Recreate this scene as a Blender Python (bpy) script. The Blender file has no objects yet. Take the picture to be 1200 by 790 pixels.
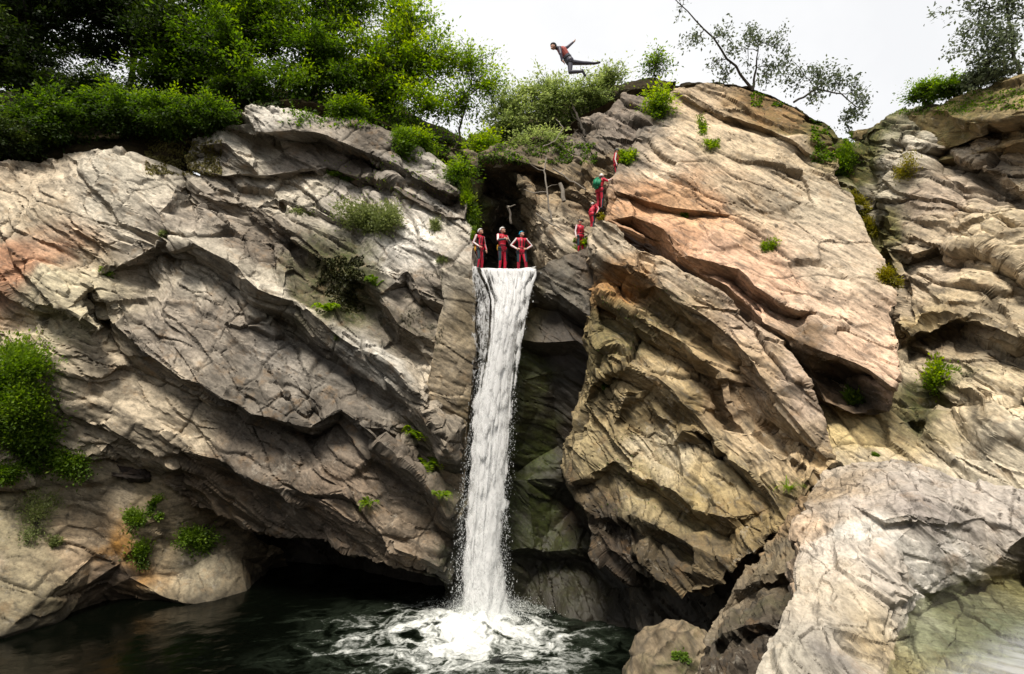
import bpy, bmesh, math, random
import numpy as np
from mathutils import Vector, Matrix, Quaternion
from mathutils.geometry import delaunay_2d_cdt
from mathutils.bvhtree import BVHTree

random.seed(7)
SC = bpy.context.scene
COL = SC.collection
DETAIL = 0.0036          # rock edge length as a share of the distance to the camera

# ------------------------------------------------------------------ camera
CAM_Z, PITCH, FPX = 8.1, math.radians(7), 666.7
cam_d = bpy.data.cameras.new('camera'); cam = bpy.data.objects.new('camera', cam_d); COL.objects.link(cam)
cam.location = (0, 0, CAM_Z); cam.rotation_euler = (math.radians(90) + PITCH, 0, 0)
cam_d.lens = 20.0; cam_d.sensor_width = 36.0; cam_d.clip_end = 2000; cam_d.clip_start = 0.05
SC.camera = cam
CP, SP = math.cos(PITCH), math.sin(PITCH)

def ray(px, py):
    dx, dy = px - 600.0, 395.0 - py
    return np.array([dx, FPX * CP - dy * SP, dy * CP + FPX * SP])

def at(px, py, Y):                       # surveyed point: direction plus distance north of the camera
    d = ray(px, py); d = d * (Y / d[1]); return np.array([d[0], d[1], d[2] + CAM_Z])

def row(z, Y):                           # picture row of a height straight ahead, used to lay level surfaces
    k = (z - CAM_Z) / Y; return 395.0 - FPX * (k * CP - SP) / (CP + k * SP)

def yz(px, py, z):                       # distance north of a point of known height
    d = ray(px, py); return d[1] * (z - CAM_Z) / d[2]

# ------------------------------------------------------------------ numpy noise
def _hash(ix, iy, iz, seed):
    h = (ix.astype(np.int64) * 374761393 + iy.astype(np.int64) * 668265263 + iz.astype(np.int64) * 2147483647 + seed * 974634777) & 0xFFFFFFFF
    h = ((h ^ (h >> 13)) * 1274126177) & 0xFFFFFFFF
    h = ((h ^ (h >> 16)) * 2246822519) & 0xFFFFFFFF
    return h ^ (h >> 15)

def _h01(ix, iy, iz, seed):
    return _hash(ix, iy, iz, seed).astype(np.float64) / 4294967295.0

def vnoise(P, seed=0):                   # gradient noise about -1..1
    I = np.floor(P).astype(np.int64); f = P - I
    u = f * f * f * (f * (f * 6 - 15) + 10)
    out = np.zeros(len(P))
    for c in range(8):
        o = np.array([c & 1, (c >> 1) & 1, c >> 2])
        h = _hash(I[:, 0] + o[0], I[:, 1] + o[1], I[:, 2] + o[2], seed)
        g = np.stack([(h & 1023) / 511.5 - 1, ((h >> 10) & 1023) / 511.5 - 1, ((h >> 20) & 1023) / 511.5 - 1], 1)
        w = np.prod(np.where(o == 1, u, 1 - u), 1)
        out += w * np.sum(g * (f - o), 1)
    return out * 1.3

def fbm(P, octs=4, seed=0, gain=0.5):
    a, s, out = 1.0, 1.0, 0
    for k in range(octs):
        out = out + a * vnoise(P * s + 17.3 * k, seed + k); a *= gain; s *= 2.07
    return out

def worley(P, seed=0):                   # F1, F2, cell id numbers and vector to the cell point
    I = np.floor(P).astype(np.int64); n = len(P)
    F1 = np.full(n, 9.0); F2 = np.full(n, 9.0); cid = np.zeros((n, 3), np.int64); cv = np.zeros((n, 3))
    for ox in (-1, 0, 1):
        for oy in (-1, 0, 1):
            for oz in (-1, 0, 1):
                cx, cy, cz = I[:, 0] + ox, I[:, 1] + oy, I[:, 2] + oz
                q = np.stack([cx + _h01(cx, cy, cz, seed), cy + _h01(cx, cy, cz, seed + 1), cz + _h01(cx, cy, cz, seed + 2)], 1)
                dv = P - q; d = np.sqrt((dv ** 2).sum(1))
                near = d < F1
                F2 = np.where(near, F1, np.minimum(F2, d))
                F1 = np.where(near, d, F1)
                cid[near] = np.stack([cx, cy, cz], 1)[near]; cv[near] = dv[near]
    return F1, F2, cid, cv

# bedding frame: the layers run from upper left to lower right and dip towards the viewer
NS = np.array([0.50, -0.42, 0.76]); NS /= np.linalg.norm(NS)
E1 = np.array([0.80, 0.0, -0.53]); E1 -= NS * E1.dot(NS); E1 /= np.linalg.norm(E1)
E2 = np.cross(NS, E1)
def bedding(P): return np.stack([P @ E1, P @ E2, P @ NS], 1)

# ------------------------------------------------------------------ mesh helpers
def refine(V, F, lim, iters=12):
    for _ in range(iters):
        E = np.sort(np.concatenate([F[:, [0, 1]], F[:, [1, 2]], F[:, [2, 0]]]), 1)
        key = E[:, 0] * (len(V) + 1) + E[:, 1]
        uk, first, inv = np.unique(key, return_index=True, return_inverse=True)
        ue = E[first]
        L = np.linalg.norm(V[ue[:, 0]] - V[ue[:, 1]], axis=1)
        mid = (V[ue[:, 0]] + V[ue[:, 1]]) / 2
        mk = L > (lim(mid) if callable(lim) else lim)
        if not mk.any(): break
        idx = np.full(len(ue), -1); idx[mk] = len(V) + np.arange(mk.sum())
        V = np.concatenate([V, mid[mk]])
        n = len(F); m = idx[inv.reshape(3, n).T]           # midpoint per face edge
        cnt = (m >= 0).sum(1); out = [F[cnt == 0]]
        for r in range(3):
            f = np.roll(F, -r, 1); mm = np.roll(m, -r, 1)
            s = (cnt == 1) & (mm[:, 0] >= 0)
            a, b, c, x = f[s, 0], f[s, 1], f[s, 2], mm[s, 0]
            out += [np.stack([a, x, c], 1), np.stack([x, b, c], 1)]
            s = (cnt == 2) & (mm[:, 2] < 0)
            a, b, c, x, y = f[s, 0], f[s, 1], f[s, 2], mm[s, 0], mm[s, 1]
            out += [np.stack([x, b, y], 1), np.stack([a, x, y], 1), np.stack([a, y, c], 1)]
        s = cnt == 3
        a, b, c, x, y, z = F[s, 0], F[s, 1], F[s, 2], m[s, 0], m[s, 1], m[s, 2]
        out += [np.stack([a, x, z], 1), np.stack([x, b, y], 1), np.stack([z, y, c], 1), np.stack([x, y, z], 1)]
        F = np.concatenate(out)
    return V, F

def normals(V, F):
    fn = np.cross(V[F[:, 1]] - V[F[:, 0]], V[F[:, 2]] - V[F[:, 0]])
    N = np.zeros_like(V)
    for k in range(3):
        for j in range(3): N[:, j] += np.bincount(F[:, k], fn[:, j], len(V))
    return N / np.maximum(np.linalg.norm(N, axis=1, keepdims=True), 1e-9)

def mesh_np(name, V, F, mat, smooth=True, attrs=None, parent=None, colors=None):
    me = bpy.data.meshes.new(name)
    V = np.asarray(V, np.float32); F = np.asarray(F, np.int32); k = F.shape[1]
    me.vertices.add(len(V)); me.vertices.foreach_set('co', V.ravel())
    me.loops.add(F.size); me.loops.foreach_set('vertex_index', F.ravel())
    me.polygons.add(len(F)); me.polygons.foreach_set('loop_start', np.arange(0, F.size, k, dtype=np.int32))
    me.polygons.foreach_set('use_smooth', np.full(len(F), smooth))
    me.update(); me.validate()
    for n, a in (attrs or {}).items():
        at_ = me.attributes.new(n, 'FLOAT', 'POINT'); at_.data.foreach_set('value', np.asarray(a, np.float32))
    for n, a in (colors or {}).items():
        at_ = me.attributes.new(n, 'FLOAT_COLOR', 'POINT')
        at_.data.foreach_set('color', np.concatenate([a, np.ones((len(a), 1))], 1).astype(np.float32).ravel())
    for m in (mat if isinstance(mat, (list, tuple)) else [mat]): me.materials.append(m)
    o = bpy.data.objects.new(name, me); COL.objects.link(o)
    if parent: o.parent = parent
    return o

def tag(o, label=None, cat=None, group=None, kind=None):
    if label: o['label'] = label
    if cat: o['category'] = cat
    if group: o['group'] = group
    if kind: o['kind'] = kind
    return o

def empty(name, loc):
    o = bpy.data.objects.new(name, None); COL.objects.link(o); o.location = loc; o.empty_display_size = 0.2
    return o

# ------------------------------------------------------------------ materials
def new_mat(name):
    m = bpy.data.materials.new(name); m.use_nodes = True; nt = m.node_tree
    b = nt.nodes['Principled BSDF']; return m, nt, b

class NT:
    def __init__(s, nt): s.nt = nt
    def n(s, t, **kw):
        x = s.nt.nodes.new(t)
        for k, v in kw.items(): setattr(x, k, v)
        return x
    def l(s, a, b): s.nt.links.new(a, b)
    def math(s, op, a, b=None, clamp=False):
        x = s.n('ShaderNodeMath', operation=op, use_clamp=clamp)
        for i, v in enumerate((a, b)):
            if v is None: continue
            if isinstance(v, (int, float)): x.inputs[i].default_value = v
            else: s.l(v, x.inputs[i])
        return x.outputs[0]
    def noise(s, vec, scale, detail=4, rough=0.55, dist=0.0):
        x = s.n('ShaderNodeTexNoise'); x.inputs['Scale'].default_value = scale; x.inputs['Detail'].default_value = detail
        x.inputs['Roughness'].default_value = rough; x.inputs['Distortion'].default_value = dist
        if vec is not None: s.l(vec, x.inputs['Vector'])
        return x.outputs['Fac']
    def ramp(s, fac, stops):
        x = s.n('ShaderNodeValToRGB'); el = x.color_ramp.elements
        while len(el) < len(stops): el.new(0.5)
        for e, (p, c) in zip(el, stops):
            e.position = p; e.color = (c, c, c, 1) if isinstance(c, (int, float)) else (*c, 1)
        s.l(fac, x.inputs[0]); return x.outputs[0]
    def mix(s, fac, a, b, mode='MIX'):
        x = s.n('ShaderNodeMix', data_type='RGBA', blend_type=mode)
        for sock, v in ((x.inputs[0], fac), (x.inputs[6], a), (x.inputs[7], b)):
            if isinstance(v, (int, float)): sock.default_value = v
            elif isinstance(v, tuple): sock.default_value = (*v, 1)
            else: s.l(v, sock)
        return x.outputs[2]
    def attr(s, name, out='Fac'):
        x = s.n('ShaderNodeAttribute', attribute_name=name); return x.outputs[out]
    def dots(s, vec, axes, scales):
        c = s.n('ShaderNodeCombineXYZ')
        for i, (a, k) in enumerate(zip(axes, scales)):
            d = s.n('ShaderNodeVectorMath', operation='DOT_PRODUCT'); s.l(vec, d.inputs[0]); d.inputs[1].default_value = tuple(np.array(a) * k)
            s.l(d.outputs['Value'], c.inputs[i])
        return c.outputs[0]

def rock_material():
    m, nt, b = new_mat('layered_rock'); N = NT(nt)
    geo = N.n('ShaderNodeTexCoord'); P = geo.outputs['Object']
    S = N.dots(P, (E1, E2, NS), (1, 1, 4.5))          # stretched along the beds
    S2 = N.dots(P, (E1, E2, NS), (1.0, 1.0, 5.5))
    tint = N.attr('tint', 'Color'); wet = N.attr('wet'); moss = N.attr('moss'); crack = N.attr('crack')
    n1 = N.noise(S, 0.55, 6, 0.62, 0.6); n2 = N.noise(P, 1.6, 6, 0.65); n3 = N.noise(S2, 1.5, 8, 0.7, 0.8); n4 = N.noise(P, 9, 6, 0.7)
    n5 = N.noise(P, 0.35, 4, 0.6, 1.0)
    c = N.mix(1.0, tint, N.ramp(n1, [(0.28, 0.55), (0.48, 1.0), (0.68, 1.3)]), 'MULTIPLY')
    c = N.mix(1.0, c, N.ramp(n3, [(0.3, 0.6), (0.47, 0.98), (0.7, 1.25)]), 'MULTIPLY')
    c = N.mix(1.0, c, N.ramp(n4, [(0.3, 0.66), (0.5, 1.0), (0.7, 1.22)]), 'MULTIPLY')
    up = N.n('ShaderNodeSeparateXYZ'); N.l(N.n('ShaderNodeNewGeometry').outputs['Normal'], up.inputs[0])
    c = N.mix(1.0, c, N.ramp(N.math('ADD', N.math('MULTIPLY', up.outputs[2], 0.5), 0.5), [(0.15, 0.50), (0.5, 0.90), (0.9, 1.42)]), 'MULTIPLY')   # weathering tone, with lit tops and shaded undersides painted in for contrast
    # rust and ochre staining along the beds
    c = N.mix(N.math('MULTIPLY', N.ramp(n2, [(0.55, 0.0), (0.72, 1.0)]), N.math('SUBTRACT', 0.42, N.math('MULTIPLY', wet, 0.5), True)), c, (0.34, 0.20, 0.085))
    # pale lichen and mineral crust
    c = N.mix(N.math('MULTIPLY', N.ramp(N.noise(P, 2.7, 8, 0.75, 0.4), [(0.56, 0.0), (0.64, 1.0)]), N.math('MULTIPLY', N.ramp(n5, [(0.42, 0.0), (0.6, 1.0)]), N.math('SUBTRACT', 0.55, N.math('MULTIPLY', wet, 0.9), True))), c, (0.47, 0.43, 0.36))
    # dark biofilm
    c = N.mix(N.math('MULTIPLY', N.ramp(N.noise(S, 1.1, 7, 0.7, 0.6), [(0.50, 0.0), (0.64, 1.0)]), 0.62), c, (0.055, 0.05, 0.043))
    sz = N.n('ShaderNodeSeparateXYZ'); N.l(P, sz.inputs[0])           # damp line above the pool
    dl = N.ramp(N.math('ADD', sz.outputs[2], N.math('MULTIPLY', n2, 0.8)), [(0.45, 1.0), (0.98, 0.0)])
    c = N.mix(N.math('MULTIPLY', dl, 0.72), c, (0.035, 0.03, 0.022))
    c = N.mix(N.math('MULTIPLY', crack, 0.9), c, (0.03, 0.026, 0.02))
    mo = N.math('MULTIPLY', moss, N.ramp(N.noise(P, 3.5, 6, 0.7), [(0.38, 0.0), (0.58, 1.0)]))
    c = N.mix(mo, c, N.ramp(n4, [(0.35, (0.022, 0.032, 0.008)), (0.65, (0.075, 0.10, 0.02))]))
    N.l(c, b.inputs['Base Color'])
    N.l(N.math('SUBTRACT', 0.88, N.math('MULTIPLY', wet, 0.5)), b.inputs['Roughness'])
    b.inputs['Specular IOR Level'].default_value = 0.35
    h = N.math('ADD', N.math('MULTIPLY', N.noise(S2, 2.6, 8, 0.7, 0.5), 0.45), N.math('MULTIPLY', N.noise(P, 5, 8, 0.75), 0.45))
    h = N.math('ADD', h, N.math('MULTIPLY', N.noise(S, 12, 5, 0.7), 0.16))
    bp = N.n('ShaderNodeBump'); bp.inputs['Strength'].default_value = 0.55; bp.inputs['Distance'].default_value = 0.14
    N.l(h, bp.inputs['Height']); N.l(bp.outputs[0], b.inputs['Normal'])
    return m

def soil_material():
    m, nt, b = new_mat('forest_soil'); N = NT(nt); P = N.n('ShaderNodeTexCoord').outputs['Object']
    c = N.ramp(N.noise(P, 1.5, 8, 0.7), [(0.3, (0.014, 0.011, 0.007)), (0.5, (0.05, 0.038, 0.02)), (0.7, (0.09, 0.07, 0.035))])
    N.l(c, b.inputs['Base Color']); b.inputs['Roughness'].default_value = 0.95; b.inputs['Specular IOR Level'].default_value = 0.1
    bp = N.n('ShaderNodeBump'); bp.inputs['Distance'].default_value = 0.3; N.l(N.noise(P, 3, 8, 0.75), bp.inputs['Height']); N.l(bp.outputs[0], b.inputs['Normal'])
    return m

def leaf_material(name, dark, mid, light, trans=0.35):
    m, nt, b = new_mat(name); N = NT(nt)
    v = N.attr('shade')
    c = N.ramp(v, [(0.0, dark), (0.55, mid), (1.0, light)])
    N.l(c, b.inputs['Base Color']); b.inputs['Roughness'].default_value = 0.55; b.inputs['Specular IOR Level'].default_value = 0.3
    t = N.n('ShaderNodeBsdfTranslucent'); hs = N.n('ShaderNodeHueSaturation'); hs.inputs['Value'].default_value = 1.5; hs.inputs['Saturation'].default_value = 1.1
    N.l(c, hs.inputs['Color']); N.l(hs.outputs[0], t.inputs['Color'])
    mx = N.n('ShaderNodeMixShader'); mx.inputs[0].default_value = trans
    N.l(b.outputs[0], mx.inputs[1]); N.l(t.outputs[0], mx.inputs[2]); N.l(mx.outputs[0], nt.nodes['Material Output'].inputs['Surface'])
    return m

def bark_material(name, a, c2):
    m, nt, b = new_mat(name); N = NT(nt); P = N.n('ShaderNodeTexCoord').outputs['Object']
    n = N.noise(N.dots(P, ((1, 0, 0), (0, 1, 0), (0, 0, 1)), (9, 9, 2)), 2, 6, 0.7)
    N.l(N.ramp(n, [(0.3, a), (0.7, c2)]), b.inputs['Base Color']); b.inputs['Roughness'].default_value = 0.9
    bp = N.n('ShaderNodeBump'); bp.inputs['Distance'].default_value = 0.03; N.l(n, bp.inputs['Height']); N.l(bp.outputs[0], b.inputs['Normal'])
    return m

def plain(name, col, rough=0.5, noise=0.15):
    m, nt, b = new_mat(name); N = NT(nt); P = N.n('ShaderNodeTexCoord').outputs['Object']
    n = N.noise(P, 14, 4)
    N.l(N.mix(1.0, col, N.ramp(n, [(0.3, 1 - noise), (0.7, 1 + noise)]), 'MULTIPLY'), b.inputs['Base Color']); b.inputs['Roughness'].default_value = rough
    return m

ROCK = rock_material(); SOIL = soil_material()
BARK = bark_material('dark_bark', (0.02, 0.016, 0.012), (0.07, 0.055, 0.04))
DEADWOOD = bark_material('grey_deadwood', (0.14, 0.12, 0.095), (0.36, 0.32, 0.27))
LEAF_DARK = leaf_material('leaf_dark', (0.008, 0.016, 0.003), (0.030, 0.055, 0.008), (0.085, 0.13, 0.016), 0.3)
LEAF_MID = leaf_material('leaf_mid', (0.03, 0.06, 0.006), (0.105, 0.185, 0.02), (0.24, 0.34, 0.03), 0.55)
LEAF_LIGHT = leaf_material('leaf_light', (0.06, 0.11, 0.010), (0.17, 0.27, 0.02), (0.36, 0.45, 0.04), 0.6)
LEAF_HAZY = leaf_material('leaf_hazy', (0.13, 0.17, 0.05), (0.25, 0.32, 0.10), (0.40, 0.46, 0.16), 0.5)  # distance haze put into the leaf colour, paler and less saturated
LEAF_GREY = leaf_material('leaf_grey', (0.05, 0.06, 0.035), (0.10, 0.125, 0.065), (0.17, 0.20, 0.11), 0.45)
LEAF_PALE = leaf_material('leaf_pale', (0.10, 0.13, 0.035), (0.19, 0.23, 0.075), (0.30, 0.34, 0.12), 0.35)
LEAF_VIVID = leaf_material('leaf_vivid', (0.04, 0.08, 0.007), (0.12, 0.21, 0.018), (0.23, 0.33, 0.04), 0.4)
LEAF_YELLOW = leaf_material('leaf_yellow', (0.12, 0.12, 0.008), (0.24, 0.22, 0.015), (0.36, 0.30, 0.03), 0.4)
MOSS = leaf_material('moss_dark', (0.008, 0.012, 0.002), (0.03, 0.035, 0.006), (0.07, 0.07, 0.012), 0.1)
DRYGRASS = leaf_material('dry_grass', (0.10, 0.085, 0.03), (0.2, 0.18, 0.06), (0.3, 0.27, 0.1), 0.3)

# ------------------------------------------------------------------ rock masses
ROCKS = []      # (V, F) of everything plants can grow on

def ledge(line, off, deep):
    """an edge (px, py, Y) with the start of its undercut just below"""
    return [list(line), [(x + off[0] * 1.25, y + off[1] * 1.25, Y + deep * 1.5) for x, y, Y in line]]

def rock_mass(name, outline, inner=(), ledges=(), skirt=(0, 4, 0), tints=(), blocks=1.0, warp=1.0, wet=0.0, moss=0.0, mat=None, label=None, fine=1.0, lowcut=None, smooth=True, seed=0, fs=1.0, bed=1.0, sat=1.32, gain=1.0, seam=0.8):
    pts, edges = [], []
    for p in outline: pts.append(p)
    n = len(outline); face = list(range(n))
    for p in inner: pts.append(p)
    for line in ledges:
        b = len(pts); pts += line; edges += [(b + i, b + i + 1) for i in range(len(line) - 1)]
    v2 = [Vector((p[0], -p[1])) for p in pts]
    ov, oe, of, orig, _, _ = delaunay_2d_cdt(v2, edges, [face[::-1]], 1, 1e-3)
    # depth of vertices: their own, or interpolated where two lines crossed
    src = np.array([[p[0], -p[1], p[2]] for p in pts], float)
    V = []
    for i, v in enumerate(ov):
        if orig[i]: Y = np.mean([pts[j][2] for j in orig[i]])
        else:
            d = (src[:, 0] - v.x) ** 2 + (src[:, 1] - v.y) ** 2; k = np.argsort(d)[:4]; w = 1 / (d[k] + 1); Y = (src[k, 2] * w).sum() / w.sum()
        V.append(at(v.x, -v.y, Y))
    V = np.array(V); F = np.array([list(f) for f in of])
    # orient towards the camera
    fn = np.cross(V[F[:, 1]] - V[F[:, 0]], V[F[:, 2]] - V[F[:, 0]]); c = V[F].mean(1) - np.array([0, 0, CAM_Z])
    flip = (fn * c).sum(1) > 0; F[flip] = F[flip][:, ::-1]
    # the sides: carry the border back into the hill
    ed = {}
    for f in F:
        for a, b in ((f[0], f[1]), (f[1], f[2]), (f[2], f[0])):
            if (b, a) in ed: del ed[(b, a)]
            else: ed[(a, b)] = 1
    bv = sorted({a for e in ed for a in e}); m = {a: len(V) + i for i, a in enumerate(bv)}
    V0 = V; cen = V[bv].mean(0); sk = np.array(skirt, float)
    V = np.concatenate([V, V[bv] + sk])
    side = []
    for a, b in ed: side += [(a, m[a], m[b]), (a, m[b], b)]
    F = np.concatenate([F, np.array(side)])
    cage = V0
    V, F = refine(V, F, 0.8, 8)
    w3 = lambda Q, s, sd: np.stack([vnoise(Q / s + 31.7 * k, sd + 11 * k) for k in range(3)], 1)
    V = V + warp * (0.34 * w3(V, 2.9, 5 + seed) + 0.15 * w3(V, 1.1, 9 + seed))
    V, F = refine(V, F, lambda q: np.maximum(0.02, fine * DETAIL * np.linalg.norm(q - np.array([0, 0, CAM_Z]), axis=1)), 12)
    Nn = normals(V, F)
    for _ in range(2):                                  # smooth the push direction
        acc = np.zeros_like(Nn)
        for a, b in ((0, 1), (1, 2), (2, 0)):
            for j in range(3): acc[:, j] += np.bincount(F[:, a], Nn[F[:, b], j], len(V))
        Nn = Nn + acc; Nn /= np.maximum(np.linalg.norm(Nn, axis=1, keepdims=True), 1e-9)
    Q = bedding(V + 0.25 * w3(V, 1.7, 21))
    D = np.zeros(len(V)); crack = np.zeros(len(V))
    for size, amp, aniso, sd, cw in [(a_ * fs, b_ * fs, *r_) for a_, b_, *r_ in ((3.0, 0.55, 2.6, 41, 0.03), (1.15, 0.21, 3.2, 57, 0.04), (0.42, 0.045, 3.6, 73, 0.06))]:
        K = Q * np.array([0.62, 0.9, aniso]) / size
        F1, F2, cid, cv = worley(K, sd + seed)
        r = _h01(cid[:, 0], cid[:, 1], cid[:, 2], sd + 5) - 0.5
        g = np.stack([_h01(cid[:, 0], cid[:, 1], cid[:, 2], sd + 7 + k) - 0.5 for k in range(3)], 1)
        e = np.clip(F2 - F1, 0, 1)
        blend = np.clip(e / 0.06, 0, 1); blend = blend * blend * (3 - 2 * blend)
        D += blocks * amp * (r * 0.9 + (g * cv).sum(1) * 1.5) * (0.35 + 0.65 * blend)
        ck = np.exp(-(e / cw) ** 2) * (_h01(cid[:, 0], cid[:, 1], cid[:, 2], sd + 13) > 0.62)
        D -= blocks * amp * 0.30 * ck; crack = np.maximum(crack, ck * (0.7 if size > 0.5 else 0.4))
    # thin beds
    s = Q[:, 2] + 0.12 * vnoise(V * 0.8, 77)
    lay = fbm(np.stack([Q[:, 0] * 0.35, Q[:, 1] * 0.35, s * 3.4], 1) / fs, 5, 91 + seed, 0.62)
    def seams(coord, T, w, sd, keep):                   # long cracks along planes of one family
        u = coord / T + 0.16 * vnoise(V / 3.1, sd) + 0.05 * vnoise(V / 0.9, sd + 1); k = np.round(u); d = np.abs(u - k) * T
        on = _h01(k.astype(np.int64), k.astype(np.int64) * 0, k.astype(np.int64) * 0, sd + 2) < keep
        return np.exp(-(d / w) ** 2) * on * np.clip(1.2 + 3.0 * fbm(V / 3.5, 3, sd + 3), 0, 1)
    sm_ = np.maximum(np.maximum(seams(Q[:, 2], 0.85 * fs, 0.055 * fs, 400 + seed, 0.45), 0.6 * seams(Q[:, 2], 0.5 * fs, 0.04 * fs, 420 + seed, 0.22)), np.maximum(seams(Q[:, 0] + 0.25 * Q[:, 2], 2.3 * fs, 0.05 * fs, 440 + seed, 0.4), 0.8 * seams(Q[:, 1] - 0.2 * Q[:, 2], 1.9 * fs, 0.045 * fs, 460 + seed, 0.3)))
    D -= seam * 0.12 * fs * sm_; crack = np.maximum(crack * 0.7, sm_ * 0.8 * min(1, seam))
    rough = np.clip(0.45 + 1.9 * fbm(V / 4.0, 3, 140 + seed), 0.04, 1.3)
    D *= 0.55 + 0.45 * rough
    D += bed * blocks * 0.075 * fs * rough * lay + 0.045 * fs * fbm(V * 1.1 / fs, 5, 33 + seed, 0.52)
    back = np.ones(len(V))
    V = V + Nn * (D * back)[:, None]
    # rock colour from places one can point to
    tint = np.full((len(V), 3), 0.25); wetv = np.full(len(V), wet); mossv = np.full(len(V), moss)
    if tints:
        cp = []
        for (px, py, col, *_) in tints:
            d = [((c_ - at(px, py, c_[1])) ** 2).sum() for c_ in cage]; cp.append(at(px, py, cage[int(np.argmin(d))][1]))
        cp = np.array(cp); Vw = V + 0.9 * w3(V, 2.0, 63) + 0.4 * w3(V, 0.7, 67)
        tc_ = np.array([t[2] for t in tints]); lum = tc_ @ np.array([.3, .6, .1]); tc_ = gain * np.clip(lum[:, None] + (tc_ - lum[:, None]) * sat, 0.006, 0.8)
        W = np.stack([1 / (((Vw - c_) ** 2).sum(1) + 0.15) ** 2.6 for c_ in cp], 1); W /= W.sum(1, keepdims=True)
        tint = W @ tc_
        wetv = W @ np.array([t[3] if len(t) > 3 else wet for t in tints]); mossv = W @ np.array([t[4] if len(t) > 4 else moss for t in tints])
    N2 = normals(V, F)
    mossv = mossv * np.clip(0.55 + 0.6 * N2[:, 2] + 0.5 * fbm(V * 0.9, 3, 15), 0, 1)
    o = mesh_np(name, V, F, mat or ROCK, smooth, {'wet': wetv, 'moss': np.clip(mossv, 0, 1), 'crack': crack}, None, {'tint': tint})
    if smooth: o.data.set_sharp_from_angle(angle=math.radians(38))
    ROCKS.append((V, F)); tag(o, label, None, None, 'structure'); return o

GREY = (0.26, 0.225, 0.185); LIGHT = (0.42, 0.38, 0.31); BEIGE = (0.38, 0.32, 0.235); DARK = (0.13, 0.108, 0.085); WET = (0.05, 0.045, 0.035)
PINK = (0.46, 0.33, 0.25); RUST = (0.34, 0.20, 0.12); OLIVE = (0.23, 0.185, 0.115); TAN = (0.40, 0.33, 0.22); WARM = (0.43, 0.37, 0.28)

# left cliff
rock_mass('cliff_terrain',
  [(-230,235,22.0),(0,200,25),(75,172,26),(130,176,26),(175,188,26.5),(215,205,27),(270,212,27.5),(330,205,28),(390,190,28.2),(450,205,27.8),(520,245,26.5),(545,262,25.8),
   (552,312,24.3),(556,400,24.5),(548,480,24.5),(542,560,24.3),(536,640,24.0),(532,685,23.6),(480,668,23.6),(400,640,24.2),(345,632,25),(290,622,25.5),(235,590,25.8),(190,555,25),(150,535,24.5),(100,540,24),(40,560,23.5),(-230,610,20.0)],
  [(150,215,24.8),(110,200,25.2),(185,250,24.6),(60,230,24.3),(20,260,23.6),(-60,300,22.5),(240,245,25.7),(300,292,25.9),(230,290,25.5),(350,345,25.2),
   (400,345,25.0),(390,322,25.1),(420,325,25.0),(480,230,26.8),(420,240,27),(360,225,27.2),(470,280,25.8),(500,290,25.4),(520,330,24.4),(530,400,24.25),(518,470,24),(512,520,23.8),
   (420,378,24.9),(460,398,24.9),(505,430,24.6),(330,425,24.3),(400,455,24.2),(460,515,24.0),(495,550,23.9),
   (60,420,22.8),(100,470,23.2),(160,500,23.6),(230,525,24.2),(30,500,22.8),(-60,450,21.5),(40,310,23),(360,530,23.9)],
  [l for a in (
    ledge([(235,222,26.6),(300,246,26.1),(345,272,25.6),(372,290,25.3)], (-6,13), 0.4),
    ledge([(183,290,24.3),(235,285,24.0),(282,314,23.6),(305,342,23.5),(330,352,23.7)], (-4,12), 0.9),
    ledge([(340,355,24.0),(385,386,23.5),(440,416,23.2),(498,468,22.8),(526,522,22.5)], (-9,24), 1.0),
    ledge([(106,328,23.3),(135,370,23.2),(164,414,23.2),(191,431,23.2),(239,451,23.1),(290,486,22.9),(330,492,23.0),(362,500,23.4)], (-3,11), 0.9),
    ledge([(405,480,23.4),(432,502,23.1),(470,534,22.9),(500,562,22.9),(520,605,22.8)], (-5,12), 0.9),
    ledge([(215,528,24.2),(262,548,23.7),(330,568,23.4),(400,606,23.1),(450,640,22.9),(515,664,22.8)], (-3,10), 0.8),
    ledge([(40,352,22.4),(75,358,22.2),(112,385,22.4)], (-2,14), 0.7),
    ledge([(446,345,24.7),(468,383,24.3),(492,398,24.3)], (-4,12), 0.8),
    ledge([(478,322,24.9),(495,342,24.5),(525,356,24.5)], (-3,12), 0.7),
    ledge([(270,205 + 35,26.5),(330,232,26.8),(400,258,26.3)], (-1,5), 0.2)) for l in a],
  skirt=(0, 4.5, 0.3),
  tints=[(20,260,BEIGE),(10,300,(0.36,0.2,0.12)),(150,215,LIGHT),(230,260,GREY),(300,280,DARK),(60,350,(0.42,0.37,0.26)),(100,470,BEIGE),(190,510,BEIGE),(240,300,LIGHT),(320,340,LIGHT),
         (200,370,GREY),(270,400,GREY),(330,420,(0.21,0.19,0.165)),(375,440,(0.15,0.135,0.115)),(280,440,(0.16,0.14,0.115)),(400,470,(0.11,0.095,0.078)),(480,540,DARK),(300,530,DARK),(400,590,(0.17,0.13,0.095)),(470,640,(0.18,0.14,0.10)),(250,560,(0.16,0.12,0.08)),
         (350,220,LIGHT),(430,230,(0.34,0.31,0.27)),(480,290,(0.56,0.53,0.48)),(500,340,GREY),(470,380,DARK,0,0.3),(395,330,(0.09,0.08,0.035),0,1.0),(375,335,(0.12,0.1,0.06),0,0.6),(440,420,(0.36,0.34,0.3)),(505,440,(0.34,0.3,0.24)),(530,380,(0.33,0.29,0.22)),(518,500,(0.22,0.19,0.15)),(548,420,(0.24,0.2,0.15),0.3),
         (545,560,(0.09,0.075,0.05),0.6,0.3),(535,670,WET,0.8,0.4),(-60,450,BEIGE),(530,290,(0.36,0.33,0.28))],
  label='layered grey cliff left of the waterfall', seed=0, gain=1.10, sat=1.0, seam=0.6, blocks=0.88)

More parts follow.
